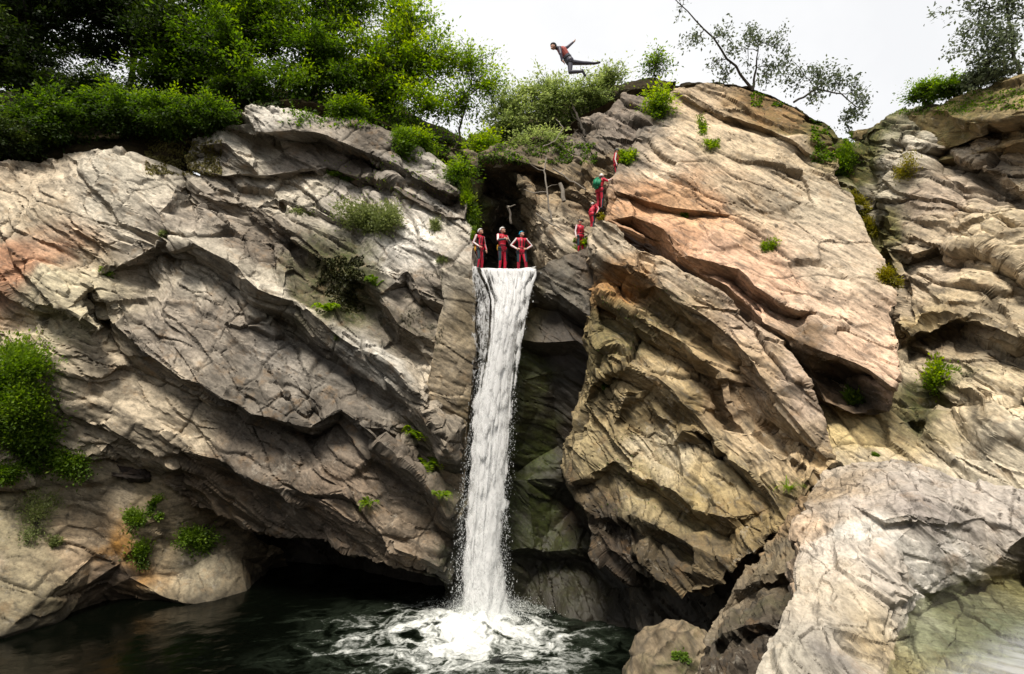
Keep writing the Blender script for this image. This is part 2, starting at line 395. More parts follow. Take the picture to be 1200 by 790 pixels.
rock_mass('cliff_terrain', [(514,316,24.2),(534,308,24.0),(553,310,23.9),(559,350,24.0),(558,400,24.05),(550,480,24.05),(545,540,24.0),(541,600,23.8),(534,620,23.7),(520,570,23.7),(503,505,23.55),(500,450,23.6),(512,390,23.8),(522,350,24.0)],
  [(535,400,23.95),(525,460,23.75),(530,520,23.8),(540,350,24.0)], [], skirt=(0,1.5,0), blocks=0.25, warp=0.35, bed=0.15, seed=2, seam=0.0,
  tints=[(530,330,(0.36,0.33,0.28)),(525,400,(0.36,0.31,0.24)),(515,470,(0.30,0.255,0.195)),(548,380,(0.26,0.22,0.16),0.3),(545,480,(0.20,0.165,0.115),0.4),(530,540,(0.22,0.18,0.135)),(538,600,(0.10,0.085,0.06),0.5,0.3)], label='smooth water worn chute wall left of the falling water')

# capping bed on top of the left cliff
rock_mass('cliff_terrain',
  [(222,165,27),(260,150,27),(300,128,27.2),(345,125,27.4),(385,140,27.6),(440,150,28),(490,175,27.6),(530,195,27),(546,225,26.4),(548,256,25.8),(500,242,26.2),(450,218,26.7),(410,202,27.2),(380,192,27.3),(345,202,27.2),(305,207,27),(265,209,26.8),(225,192,27)],
  [(330,138,26.6),(450,165,26.9),(500,195,26.4)],
  [l for a in (ledge([(235,172,26.5),(262,168,26.3),(290,190,26.2)], (-2,10), 0.6), ledge([(310,152,26.4),(345,150,26.3),(385,155,26.5),(430,174,26.5),(480,200,26.2),(525,222,25.8)], (-3,11), 1.1)) for l in a],
  skirt=(0, 4, 0.4),
  tints=[(240,175,(0.36,0.33,0.28)),(320,140,(0.44,0.41,0.36)),(280,195,LIGHT),(360,180,GREY),(430,190,DARK),(500,220,DARK),(500,190,(0.38,0.35,0.31)),(540,240,GREY)], label='blocky capping bed on top of the left cliff', seed=3, sat=0.95, blocks=0.9)

# low shelf at the water's edge
rock_mass('shore_terrain',
  [(-230,790,19.4),(0,744,yz(0,744,0.15)),(60,728,yz(60,728,0.1)),(98,704,yz(98,704,0.35)),(118,696,yz(118,696,0.4)),(150,694,yz(150,694,0.4)),(185,698,yz(185,698,0.3)),(215,706,yz(215,706,0.1)),(250,708,yz(250,708,-0.1)),(290,696,yz(290,696,-0.1)),(318,668,yz(318,668,-0.1)),(330,648,29.5),
   (295,620,28),(245,585,26.6),(195,550,25.6),(150,532,24.9),(110,532,24.3),(60,545,23.8),(0,562,23.4),(-230,600,20.6)],
  [(40,620,23.2),(110,600,24.4),(60,690,22.5),(110,650,24.0),(140,660,24.5),(200,640,25.6),(250,650,26.3),(250,620,26.8),(285,655,27.3),(190,590,25.1),(200,675,25.4),(150,678,24.6),(100,684,23.8)],
  [],
  skirt=(0, 1.6, -1.6), blocks=0.4, warp=0.35, bed=0.4, seam=0.4,
  tints=[(30,600,(0.34,0.30,0.22),0,0.15),(30,690,(0.26,0.23,0.17)),(110,570,(0.37,0.32,0.25)),(110,640,(0.40,0.33,0.25)),(137,650,(0.46,0.27,0.12)),(125,660,(0.14,0.125,0.11)),(170,600,BEIGE),(190,640,(0.36,0.30,0.22),0,0.15),(240,670,(0.2,0.18,0.14)),(280,650,(0.17,0.14,0.1)),(-60,660,GREY),(60,725,(0.16,0.14,0.1),0.3),(250,600,(0.16,0.12,0.08))],
  label='low pale rock shelf sloping into the pool below the left cliff', seed=6)

# chasm: the wet back wall behind and right of the fall
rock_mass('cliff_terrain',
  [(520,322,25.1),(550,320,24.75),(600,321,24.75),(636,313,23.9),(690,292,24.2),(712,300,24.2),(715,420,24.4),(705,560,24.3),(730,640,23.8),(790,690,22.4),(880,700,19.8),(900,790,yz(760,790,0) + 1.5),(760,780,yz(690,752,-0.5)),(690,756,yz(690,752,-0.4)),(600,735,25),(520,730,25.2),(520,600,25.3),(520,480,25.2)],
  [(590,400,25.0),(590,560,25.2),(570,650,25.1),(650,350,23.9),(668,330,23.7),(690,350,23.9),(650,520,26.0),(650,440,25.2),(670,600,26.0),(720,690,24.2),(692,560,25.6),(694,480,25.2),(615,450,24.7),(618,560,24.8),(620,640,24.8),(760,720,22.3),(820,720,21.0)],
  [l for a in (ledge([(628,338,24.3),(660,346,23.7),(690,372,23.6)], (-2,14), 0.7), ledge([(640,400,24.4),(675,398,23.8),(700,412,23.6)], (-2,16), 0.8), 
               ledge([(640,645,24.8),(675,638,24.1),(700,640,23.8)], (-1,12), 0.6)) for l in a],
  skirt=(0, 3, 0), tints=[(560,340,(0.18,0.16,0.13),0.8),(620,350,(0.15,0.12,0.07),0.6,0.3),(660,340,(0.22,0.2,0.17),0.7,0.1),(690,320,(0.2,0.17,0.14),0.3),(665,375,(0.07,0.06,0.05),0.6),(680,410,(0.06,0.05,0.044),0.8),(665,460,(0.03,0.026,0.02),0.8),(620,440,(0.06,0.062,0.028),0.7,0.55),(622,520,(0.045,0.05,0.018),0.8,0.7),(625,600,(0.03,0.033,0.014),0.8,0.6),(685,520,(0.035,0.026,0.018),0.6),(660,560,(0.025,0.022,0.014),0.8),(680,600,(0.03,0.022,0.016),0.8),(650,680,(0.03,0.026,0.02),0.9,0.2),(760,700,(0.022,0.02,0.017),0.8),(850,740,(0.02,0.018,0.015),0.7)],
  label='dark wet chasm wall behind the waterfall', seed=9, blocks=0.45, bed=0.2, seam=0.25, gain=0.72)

# cave and broken rock behind the standing people
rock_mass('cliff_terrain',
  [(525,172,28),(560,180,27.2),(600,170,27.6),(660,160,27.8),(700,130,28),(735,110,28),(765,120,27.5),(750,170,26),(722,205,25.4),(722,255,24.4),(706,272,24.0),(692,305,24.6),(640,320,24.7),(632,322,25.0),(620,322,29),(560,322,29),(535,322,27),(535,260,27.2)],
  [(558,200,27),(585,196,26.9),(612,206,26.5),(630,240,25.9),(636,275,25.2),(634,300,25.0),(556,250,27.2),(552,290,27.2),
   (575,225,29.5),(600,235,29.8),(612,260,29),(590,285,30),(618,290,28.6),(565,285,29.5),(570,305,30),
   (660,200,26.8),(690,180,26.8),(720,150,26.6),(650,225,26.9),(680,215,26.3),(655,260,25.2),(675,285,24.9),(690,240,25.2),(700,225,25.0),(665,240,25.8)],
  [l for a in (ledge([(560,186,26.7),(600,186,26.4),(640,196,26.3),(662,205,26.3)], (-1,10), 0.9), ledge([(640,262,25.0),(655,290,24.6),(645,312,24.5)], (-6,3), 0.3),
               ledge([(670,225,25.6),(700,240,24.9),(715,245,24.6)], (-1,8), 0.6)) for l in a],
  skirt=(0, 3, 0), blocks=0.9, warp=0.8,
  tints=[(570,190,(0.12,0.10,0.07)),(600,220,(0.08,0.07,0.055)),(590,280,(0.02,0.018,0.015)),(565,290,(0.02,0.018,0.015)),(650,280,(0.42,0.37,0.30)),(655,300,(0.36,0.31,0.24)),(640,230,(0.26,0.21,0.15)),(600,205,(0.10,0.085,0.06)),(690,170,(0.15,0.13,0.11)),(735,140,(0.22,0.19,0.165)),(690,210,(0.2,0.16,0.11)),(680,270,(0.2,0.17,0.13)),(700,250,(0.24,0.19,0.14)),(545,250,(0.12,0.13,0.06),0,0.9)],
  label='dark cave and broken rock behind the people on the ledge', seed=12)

# stream bed at the lip
rock_mass('streambed_terrain',
  [(536,row(13.95,24.2)-4,24.2),(560,314.5,24.0),(600,317,23.95),(632,319,24.05),(641,row(13.95,24.6)-3,24.6),(640,row(13.95,29.5),29.5),(600,row(13.95,30),30),(560,row(13.95,30),30),(532,row(13.95,28),28)], [(590,row(13.93,25.4),25.4),(570,row(13.98,26.2),26.2)],
  [], skirt=(0, 0.8, -1.2), blocks=0.25, warp=0.3, tints=[(590,312,(0.16,0.15,0.13),0.8),(555,312,(0.2,0.18,0.15),0.8)], label='rock lip the stream pours over', seed=14)

# right cliff: the rear wall
rock_mass('cliff_terrain',
  [(930,120,27.5),(965,138,26.6),(1000,180,25.4),(1030,150,25.2),(1060,128,24.8),(1085,118,24.2),(1130,128,23),(1180,100,21.5),(1520,60,16.0),(1520,660,11.0),(1200,590,14.8),(1130,572,15.8),(1085,560,16.4),(1030,556,16.9),(975,560,17.4),(940,500,20.0),(940,420,22),(940,300,25)],
  [(985,200,25.8),(1010,260,24.2),(1030,320,22.8),(1045,358,21.7),(1060,180,23.1),(1062,150,24),(1095,240,21.4),(1130,215,21.7),(1185,265,18.8),(1100,325,20.3),(1160,330,18.4),(1080,395,19.4),(1062,440,18.9),(1055,500,18.0),(1000,510,18.3),(1085,440,19.0),(1093,490,18.3),(1075,530,17.4),(1110,470,17.6),(1180,520,15.6),(1250,330,16.5)],
  [l for a in (
    ledge([(1040,150,24.7),(1034,190,23.9),(1040,230,23.2),(1046,290,22.1),(1060,330,21.2)], (-12,3), 0.9),
    ledge([(1112,176,22.3),(1150,190,20.9),(1178,214,19.8),(1240,262,17.7)], (-5,11), 0.7),
    ledge([(1075,300,21),(1110,286,20.4),(1150,290,19.1),(1200,320,17.6),(1260,350,16.2)], (-3,10), 0.6),
    ledge([(1072,392,19.2),(1118,374,18.5),(1160,378,17.6),(1205,402,16.6),(1300,430,14.8)], (-2,11), 0.7),
    ledge([(1090,500,17.5),(1125,478,16.9),(1200,470,15.9),(1300,490,14)], (-10,6), 0.5)) for l in a],
  skirt=(0, 4, 0), blocks=1.0,
  tints=[(1060,180,(0.46,0.43,0.37)),(1040,230,(0.36,0.33,0.27)),(1095,240,(0.33,0.28,0.23)),(1130,190,(0.30,0.26,0.21)),(1170,250,WARM),(1120,330,(0.40,0.34,0.27)),(1170,320,WARM),(1080,370,TAN),(1120,400,(0.24,0.2,0.15)),(1160,420,(0.30,0.26,0.2)),(1150,480,WARM),(1160,540,(0.42,0.38,0.31)),(1060,430,(0.38,0.33,0.26)),(1010,510,(0.36,0.30,0.19)),(1085,470,(0.12,0.11,0.06),0,0.7),(1020,280,(0.17,0.15,0.08),0,0.5),(985,170,(0.12,0.11,0.05),0,0.9),(1000,210,(0.12,0.11,0.05),0,0.9),(1250,300,WARM),(1050,540,(0.38,0.33,0.25)),(1040,360,(0.33,0.28,0.22))],
  label='pale right hand cliff with deep cracks', seed=17, bed=0.4, fs=1.3, gain=1.05)
rock_mass('cliff_terrain', [(1085,128,23.2),(1120,118,22.2),(1150,112,21),(1200,92,19.5),(1520,40,14.5),(1520,200,14.6),(1200,168,18.8),(1160,160,20.1),(1120,150,21.6)],
  [(1180,135,19.2),(1240,120,17.6),(1140,132,20.8)], ledge([(1125,140,21.0),(1165,146,19.6),(1200,140,18.4),(1330,140,15.9)], (-2,12), 0.9), skirt=(0, 5, 1.5), blocks=0.6,
  tints=[(1150,130,(0.20,0.16,0.09),0,0.6),(1200,150,(0.26,0.21,0.14),0,0.15),(1190,110,(0.24,0.19,0.12),0,0.5),(1260,120,(0.24,0.19,0.12),0,0.4)], label='brown overhanging block at the top of the right hand cliff', seed=19)

# right cliff: the great pink slab
rock_mass('cliff_terrain',
  [(712,255,23.5),(714,215,24.6),(738,172,25.8),(757,132,26.8),(783,102,27.5),(830,95,27.6),(880,103,27.2),(930,125,26.4),(965,150,25.6),(985,195,24.4),(1003,245,23),(1030,300,21.5),(1052,345,20.2),(1058,400,18.8),(1048,455,17.1),(1036,478,17.6),(1000,484,18.2),(972,472,18.6),(948,437,19.3),(903,388,20.2),(848,338,21.3),(790,303,22.2),(740,272,23.2)],
  [(800,150,25.9),(850,180,25.0),(900,170,25.5),(930,200,24.6),(800,215,24.2),(870,250,23.2),(940,270,22.5),(760,220,24.5),(900,310,21.5),(980,320,20.9),(1000,380,19.3),(960,370,19.7),(880,130,26.5),(1030,420,18.0)],
  [l for a in (
    ledge([(742,252,23.4),(775,272,22.6),(805,298,21.9),(868,316,20.9),(885,338,20.5),(940,362,19.6)], (-6,13), 0.75),
    ledge([(900,378,19.6),(940,396,18.8),(985,413,17.9),(1022,428,17.2),(1047,450,16.8)], (-8,28), 1.5),
    ledge([(800,112,26.9),(850,135,26.2),(905,152,25.7),(945,178,24.9)], (-2,4), 0.25),
    ledge([(722,222,24.2),(760,236,23.9),(810,246,23.6)], (-1,6), 0.3)) for l in a],
  skirt=(0, 4.5, 0.5), blocks=0.55, warp=0.8, bed=0.8,
  tints=[(800,120,(0.46,0.38,0.29)),(830,160,(0.52,0.44,0.34)),(770,190,(0.58,0.49,0.39)),(900,190,(0.46,0.39,0.30)),(960,230,(0.41,0.36,0.29)),(870,230,(0.42,0.35,0.27)),(800,240,(0.42,0.29,0.20)),(755,240,(0.38,0.25,0.17)),(790,275,(0.42,0.28,0.20)),(850,285,(0.50,0.36,0.28)),(830,262,(0.45,0.31,0.22)),(900,320,(0.48,0.35,0.27)),(1000,370,(0.50,0.40,0.32)),(1030,420,(0.44,0.34,0.27)),(980,300,(0.43,0.37,0.30)),(960,440,(0.14,0.105,0.075)),(1010,470,(0.035,0.03,0.022)),(730,190,(0.19,0.165,0.14)),(745,150,(0.19,0.17,0.15)),(920,130,(0.22,0.15,0.09),0,0.4),(960,155,(0.18,0.14,0.07),0,0.7)],
  label='great pinkish slab of the right hand cliff', seed=22)

# right cliff: the overhanging buttress below the slab
rock_mass('cliff_terrain',
  [(697,264,23.0),(725,266,22.6),(790,306,21.4),(850,342,20.4),(903,392,19.3),(946,442,18.2),(968,488,17.5),(986,540,17.0),(960,566,16.8),(918,606,16.7),(870,662,17.0),(820,706,17.8),(760,692,19.3),(715,645,20.8),(690,602,21.9),(668,560,22.4),(680,500,22.7),(695,430,22.9),(698,340,23.0),(688,300,23.3)],
  [(800,575,18.9),(850,605,17.7),(760,560,20.2),(720,500,21.9),(740,460,21.4),(880,500,19.0),(930,530,17.5),(940,470,18.2),(820,680,18.0),(780,665,18.9),(700,400,22.5)],
  [l for a in (
    ledge([(700,298,22.6),(745,314,21.5),(790,346,20.7),(832,373,20.0),(872,414,19.2),(906,460,18.4),(946,502,17.5)], (-7,15), 0.9),
    ledge([(712,352,22.3),(760,372,21.3),(800,402,20.7),(842,440,19.9),(856,478,19.6)], (-7,13), 0.9),
    ledge([(692,452,22.4),(738,428,21.4),(772,440,20.8),(800,472,20.2),(846,502,19.4),(878,540,18.5)], (-5,16), 0.75),
    ledge([(676,556,22.2),(722,540,21.3),(772,562,20.2),(820,594,18.9),(862,616,17.8)], (-4,11), 0.55),
    ledge([(800,506,19.8),(835,513,19.1),(880,548,18.0),(908,580,17.1)], (-8,10), 0.55),
    ledge([(712,600,21.1),(745,601,20.1),(786,624,19.0),(816,648,18.2)], (-4,13), 0.7)) for l in a],
  skirt=(0, 4.5, 0), blocks=0.95,
  tints=[(720,272,(0.44,0.38,0.3)),(800,322,(0.42,0.35,0.27)),(870,370,(0.40,0.32,0.25)),(940,460,(0.38,0.31,0.25)),(740,340,(0.28,0.16,0.075)),(780,380,OLIVE,0,0.1),(830,410,(0.3,0.23,0.14)),(720,400,(0.2,0.165,0.095),0,0.25),(770,430,(0.42,0.34,0.22)),(800,480,(0.17,0.13,0.075),0,0.1),(740,500,OLIVE,0,0.12),(870,470,(0.34,0.26,0.18)),(900,520,(0.38,0.31,0.22)),(780,530,(0.40,0.35,0.26)),(720,550,(0.30,0.25,0.16),0,0.15),(850,560,(0.34,0.28,0.18)),(770,590,(0.22,0.175,0.10),0,0.2),(760,620,(0.34,0.30,0.21)),(830,610,(0.26,0.21,0.12),0,0.2),(820,670,(0.12,0.095,0.06)),(880,610,(0.18,0.14,0.08)),(960,530,(0.42,0.31,0.17)),(690,590,(0.09,0.07,0.045)),(700,625,(0.035,0.028,0.02)),(725,650,(0.04,0.03,0.022)),(770,670,(0.06,0.048,0.032))],
  label='layered overhanging buttress right of the waterfall', seed=26, bed=0.8, sat=1.22)

# foreground ledge the viewer looks across
PZ = 4.72
rock_mass('cliff_terrain', [(948,572,16.4),(920,598,16.0),(905,622,15.6),(880,652,15.2),(858,690,14.6),(846,715,14.0),(834,750,13.2),(826,790,12.1),(812,850,11),(980,850,10.4),(985,700,13),(1000,600,15.6)],
  [(893,700,13.0),(905,650,14.3),(880,760,11.8),(922,625,15.0),(870,720,13.2)], ledge([(866,690,14.2),(885,680,13.6),(915,672,13.4)], (-2,12), 0.25) + ledge([(850,742,12.9),(872,735,12.3),(905,730,12.0)], (-2,12), 0.25), skirt=(0,2,-4), blocks=1.0, warp=0.6, fs=0.55, fine=1.0, seed=45,
  tints=[(880,690,(0.085,0.07,0.052),0.15),(895,660,(0.13,0.11,0.08)),(850,750,(0.06,0.05,0.04),0.2,0.2),(875,720,(0.07,0.06,0.045),0.1,0.3),(890,760,(0.05,0.042,0.034)),(930,610,(0.2,0.15,0.1)),(850,715,(0.2,0.17,0.13)),(835,790,(0.05,0.04,0.03))], seam=0.3, label='dark jagged rock flank left of the pale foreground ledge')
rock_mass('ledge_terrain',
  [(965,552,16.3),(1030,541,15.6),(1085,548,14.6),(1130,562,13.8),(1200,575,13.0),(1440,620,10.4),(1440,850,6.2),(1200,850,6.7),(1000,850,7.2),(875,850,yz(875,850,4.45)),(884,790,yz(884,790,4.65)),(897,760,yz(897,760,4.8)),(913,735,yz(913,735,4.95)),(918,712,yz(918,712,5.1)),(930,690,yz(930,690,5.2)),(926,664,yz(926,664,5.4)),(938,640,yz(938,640,5.5)),(934,615,yz(934,615,5.65)),(950,590,yz(950,590,5.9)),(948,570,16.0)],
  [(960,650,yz(960,650,5.5)),
   (1000,590,yz(1000,590,6.05)),(1060,590,yz(1060,590,6.15)),(1050,640,yz(1050,640,5.6)),(1000,660,yz(1000,660,5.45)),(1100,640,yz(1100,640,5.45)),(960,720,yz(960,720,5.1)),(980,770,yz(980,770,4.85)),(1020,720,yz(1020,720,5.0)),
   (1150,610,yz(1150,610,5.7)),(1200,630,yz(1200,630,5.5)),(1280,650,yz(1280,650,5.4)),
   (1042,752,yz(1042,752,4.80)),(1056,716,yz(1056,716,4.82)),(1080,692,yz(1080,692,4.85)),(1115,672,yz(1115,672,4.9)),(1160,664,yz(1160,664,4.92)),(1220,654,yz(1220,654,5.0)),
   (1064,752,yz(1064,752,4.5)),(1075,724,yz(1075,724,4.45)),(1100,704,yz(1100,704,4.45)),(1150,690,yz(1150,690,4.4)),(1230,680,yz(1230,680,4.4)),(1120,760,yz(1120,760,4.3)),(1200,740,yz(1200,740,4.3)),(1040,800,yz(1040,800,4.7)),(1070,800,yz(1070,800,4.35))],
  [l for a in (ledge([(1040,612,yz(1040,612,5.95)),(1075,604,yz(1075,604,6.05)),(1110,612,yz(1110,612,5.85))], (0,6), 0.12),) for l in a],
  skirt=(0.1, 0.5, -5), blocks=0.85, warp=0.45, fine=0.95, fs=0.42, seam=0.25, bed=0.8,
  tints=[(1000,590,(0.42,0.37,0.32)),(1080,575,(0.36,0.32,0.29)),(1150,600,(0.42,0.38,0.34)),(1060,660,(0.58,0.55,0.50)),(1000,640,(0.52,0.47,0.41)),(1100,650,(0.52,0.49,0.45)),(945,640,(0.46,0.35,0.25)),(960,690,(0.46,0.40,0.32)),(960,760,(0.50,0.46,0.38)),(1020,760,(0.5,0.46,0.4)),(980,745,(0.2,0.185,0.18)),(1160,640,(0.44,0.4,0.36)),(958,585,(0.40,0.31,0.21)),
         (1100,720,(0.26,0.25,0.18),0.4),(1180,720,(0.24,0.25,0.20),0.4),(1150,700,(0.28,0.24,0.15),0.4),(1120,770,(0.3,0.3,0.24),0.4),(1050,735,(0.42,0.34,0.22))],
  gain=0.76, sat=1.1, label='pale foreground rock ledge at the lower right', seed=30)

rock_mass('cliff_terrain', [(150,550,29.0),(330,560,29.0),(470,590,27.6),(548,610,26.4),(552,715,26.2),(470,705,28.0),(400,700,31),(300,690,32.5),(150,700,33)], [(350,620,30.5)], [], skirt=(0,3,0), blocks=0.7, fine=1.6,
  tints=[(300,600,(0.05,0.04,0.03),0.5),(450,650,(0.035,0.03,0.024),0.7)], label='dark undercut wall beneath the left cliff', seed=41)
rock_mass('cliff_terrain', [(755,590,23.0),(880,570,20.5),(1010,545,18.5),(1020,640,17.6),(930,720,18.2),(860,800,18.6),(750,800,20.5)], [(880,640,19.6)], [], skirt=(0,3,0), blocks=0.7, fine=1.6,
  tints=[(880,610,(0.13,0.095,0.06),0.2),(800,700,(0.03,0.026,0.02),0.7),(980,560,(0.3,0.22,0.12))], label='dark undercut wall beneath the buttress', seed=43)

# soil on top, behind the cliff edges
def soil(outline, inner, label, seed):
    o = rock_mass('ground_terrain', outline, inner, [], skirt=(0, 1, -1), blocks=0.35, warp=1.2, mat=SOIL, label=label, fine=2.2, seed=seed); return o
soil([(-140,215,24.5),(0,188,25.6),(75,176,26.3),(130,178,26.4),(175,190,26.8),(215,206,27.3),(222,160,27.4),(300,122,27.8),(350,118,28),(400,132,28.6),(480,158,29),(545,195,28.5),(556,200,30),(545,160,34),(440,112,38),(300,104,38),(100,104,36),(-140,110,33)],
     [(60,150,28.5),(180,150,28.5),(300,112,31)], 'dark wooded ground above the left cliff', 33)
soil([(535,185,28.5),(560,176,28),(600,166,28.2),(660,156,28.4),(700,128,28.6),(735,106,28.6),(775,100,28.2),(790,96,29),(760,92,34),(700,104,36),(620,130,36),(550,160,36)], [(640,150,30)], 'wooded ground above the cave', 36)
soil([(775,104,28),(830,93,28),(880,100,27.6),(930,122,26.8),(962,146,26.2),(990,185,25.2),(1010,182,25.4),(1000,176,28),(960,146,30),(900,116,31),(800,104,31)], [(940,128,27.6)], 'thin soil along the top of the right hand slab', 38)

BV_V = np.concatenate([v for v, f in ROCKS]); off = np.cumsum([0] + [len(v) for v, f in ROCKS]); BV_F = np.concatenate([f + off[i] for i, (v, f) in enumerate(ROCKS)])
print('rock verts', len(BV_V)); BVH = BVHTree.FromPolygons(BV_V.tolist(), BV_F.tolist())
def hit(px, py):
    d = Vector(ray(px, py)).normalized(); loc, nor, i, dist = BVH.ray_cast(Vector((0, 0, CAM_Z)), d, 200)
    if loc is None: return None, None
    if nor.dot(d) > 0: nor = -nor
    return loc, nor
rng = np.random.default_rng(5)
# ------------------------------------------------------------------ unseen gorge slope behind the viewer, added to shade the rock faces from low sky
def gorge():
    n = 72; rows = []
    prof = [(0.0, -1.5), (4.0, 3.0), (7.0, 9.0), (13.0, 17.0), (26.0, 26.0), (90.0, 38.0), (400.0, 45.0)]
    for d, z in prof:
        r = []
        for k in range(n + 1):
            t = k / n; a = math.radians(-8 - 164 * t)        # round behind the viewer from the right to the left
            rx, ry = 22 + d, 15 + d
            r.append((rx * math.cos(a) - 2, 6 + ry * math.sin(a), z * (0.8 + 0.35 * math.sin(5 * t * math.pi + 1))))
        rows.append(r)
    V = np.array(rows).reshape(-1, 3); F = []
    for j in range(len(prof) - 1):
        for k in range(n):
            a = j * (n + 1) + k; F += [(a, a + 1, a + n + 2), (a, a + n + 2, a + n + 1)]
    V, F = refine(V, np.array(F), lambda q: 1.2 + 0.04 * np.linalg.norm(q, axis=1), 6)
    V = V + np.stack([fbm(V / 6 + 9 * k, 4, 50 + k) for k in range(3)], 1) * 0.9
    o = mesh_np('unseen_hill_terrain', V, F, SOIL, True); tag(o, 'unseen gorge slopes behind the viewer, added to block the low sky', None, None, 'structure')
gorge()

# ------------------------------------------------------------------ water
IMP = at(570, 716, yz(570, 716, 0))                    # where the fall strikes the pool
def water_material():
    m, nt, b = new_mat('pool_water'); N = NT(nt); P = N.n('ShaderNodeTexCoord').outputs['Object']
    f = N.attr('foam')
    br = N.noise(P, 7.0, 8, 0.75, 0.6)
    k = N.ramp(N.math('ADD', f, N.math('MULTIPLY', N.math('SUBTRACT', br, 0.5), 0.9)), [(0.28, 0.0), (0.52, 0.32), (0.75, 0.72), (1.05 - 0.05, 1.0)])
    N.l(N.mix(k, N.mix(f, (0.0015, 0.0022, 0.0013), (0.06, 0.08, 0.055)), (0.80, 0.82, 0.80)), b.inputs['Base Color'])
    N.l(N.math('ADD', 0.06, N.math('MULTIPLY', k, 0.55)), b.inputs['Roughness']); b.inputs['IOR'].default_value = 1.33; b.inputs['Specular IOR Level'].default_value = 0.2
    bp = N.n('ShaderNodeBump'); bp.inputs['Distance'].default_value = 0.05; bp.inputs['Strength'].default_value = 0.5
    N.l(N.math('ADD', N.math('MULTIPLY', N.noise(P, 2.2, 5, 0.6, 0.8), 0.6), N.math('MULTIPLY', br, N.math('MULTIPLY', f, 1.6))), bp.inputs['Height']); N.l(bp.outputs[0], b.inputs['Normal'])
    return m
def pool():
    V = np.array([[-45, -14, 0], [30, -14, 0], [30, 45, 0], [-45, 45, 0]], float); F = np.array([[0, 1, 2], [0, 2, 3]])
    c = np.array([-1.7, 21.2, 0])
    V, F = refine(V, F, lambda q: 0.05 + 0.16 * np.maximum(0, np.hypot((q[:, 0] - c[0]) / 1.25, q[:, 1] - c[1]) - 6.2), 16)
    x, y = V[:, 0], V[:, 1]
    warp = V + 0.9 * np.stack([vnoise(V / 1.5 + 5, 3), vnoise(V / 1.5 + 50, 4), 0 * x], 1) + 0.35 * np.stack([vnoise(V / 0.5 + 5, 13), vnoise(V / 0.5 + 50, 14), 0 * x], 1)
    r = np.hypot((warp[:, 0] - c[0]) / 5.4, (warp[:, 1] - c[1]) / 5.0)
    ang = np.arctan2(warp[:, 1] - IMP[1], warp[:, 0] - IMP[0]); rad = np.hypot(warp[:, 0] - IMP[0], warp[:, 1] - IMP[1])
    # rings of broken foam carried outward, thick boil where the fall strikes
    swirl = fbm(np.stack([rad * 0.9 + 0.7 * np.sin(3 * ang), ang * 3.2, 0 * rad], 1), 5, 61, 0.62)
    lace = 1 - np.abs(fbm(warp / 0.75, 4, 71, 0.6)) * 2.4
    foam = np.clip(1.1 - r, 0, 1) * 0.42 + 0.50 * swirl * np.clip(1.4 - r, 0, 1) + 0.42 * np.clip(lace, 0, 1) * np.clip(1.35 - r, 0, 1)
    foam = np.where(r > 1.35, 0, foam)
    boil = np.exp(-((x - IMP[0] + 0.35) / 1.9) ** 2 - ((y - IMP[1] + 1.3) / 2.0) ** 2)
    foam = np.clip(foam + 0.52 * boil * (0.8 + 0.6 * swirl), 0, 1.15)
    streak = fbm(np.stack([x * 0.5 + y * 0.25, y * 2.2 - x * 0.6, 0 * x], 1) + 3, 5, 81, 0.7)
    foam = foam + 0.28 * np.clip((streak - 0.42) * 3, 0, 1) * np.exp(-(np.hypot((x + 3.5) / 6.5, (y - 21.5) / 5.5)) ** 2)
    hgt = 0.035 * fbm(V / 1.1, 4, 91) + foam * (0.10 * fbm(V / 0.45, 4, 95, 0.6) + 0.03 * fbm(V / 0.12, 2, 97)) + 0.32 * boil ** 2 * (0.8 + 0.6 * fbm(V / 0.4, 4, 99))
    V[:, 2] = hgt
    o = mesh_np('pool_water', V, F, water_material(), True, {'foam': foam}); tag(o, 'dark green plunge pool with white churning foam', None, None, 'structure')
pool()

def fall_material(seed):
    m, nt, b = new_mat('falling_water'); N = NT(nt)
    uv = N.n('ShaderNodeCombineXYZ'); N.l(N.attr('across'), uv.inputs[0]); N.l(N.attr('along'), uv.inputs[1]); uv.inputs[2].default_value = seed
    V = uv.outputs[0]
    sc = lambda a, b_: N.dots(V, ((1, 0, 0), (0, 1, 0), (0, 0, 1)), (a, b_, 1.7))
    n = N.math('ADD', N.math('MULTIPLY', N.noise(sc(3.6, 0.85), 1, 5, 0.65, 0.6), 0.38), N.math('MULTIPLY', N.noise(sc(8.5, 4.2), 1, 6, 0.78, 1.0), 0.62))
    a = N.ramp(N.math('ADD', n, N.math('SUBTRACT', N.attr('cover'), 0.5)), [(0.42, 0.0), (0.50, 0.55), (0.60, 1.0)])
    N.l(a, b.inputs['Alpha'])
    tone = N.ramp(N.noise(sc(9, 4.5), 1, 6, 0.75), [(0.30, (0.55, 0.58, 0.6)), (0.42, (0.95, 0.955, 0.96))])
    N.l(tone, b.inputs['Base Color']); b.inputs['Roughness'].default_value = 0.35
    b.inputs['Subsurface Weight'].default_value = 0.0
    t = N.n('ShaderNodeBsdfTranslucent'); t.inputs['Color'].default_value = (0.96, 0.97, 0.97, 1); tr = N.n('ShaderNodeBsdfTransparent')
    m1 = N.n('ShaderNodeMixShader'); N.l(a, m1.inputs[0]); N.l(tr.outputs[0], m1.inputs[1]); N.l(t.outputs[0], m1.inputs[2])
    m2 = N.n('ShaderNodeMixShader'); m2.inputs[0].default_value = 0.16; N.l(b.outputs[0], m2.inputs[1]); N.l(m1.outputs[0], m2.inputs[2])
    bp = N.n('ShaderNodeBump'); bp.inputs['Distance'].default_value = 0.03; N.l(n, bp.inputs['Height']); N.l(bp.outputs[0], b.inputs['Normal'])
    N.l(m2.outputs[0], nt.nodes['Material Output'].inputs['Surface']); return m

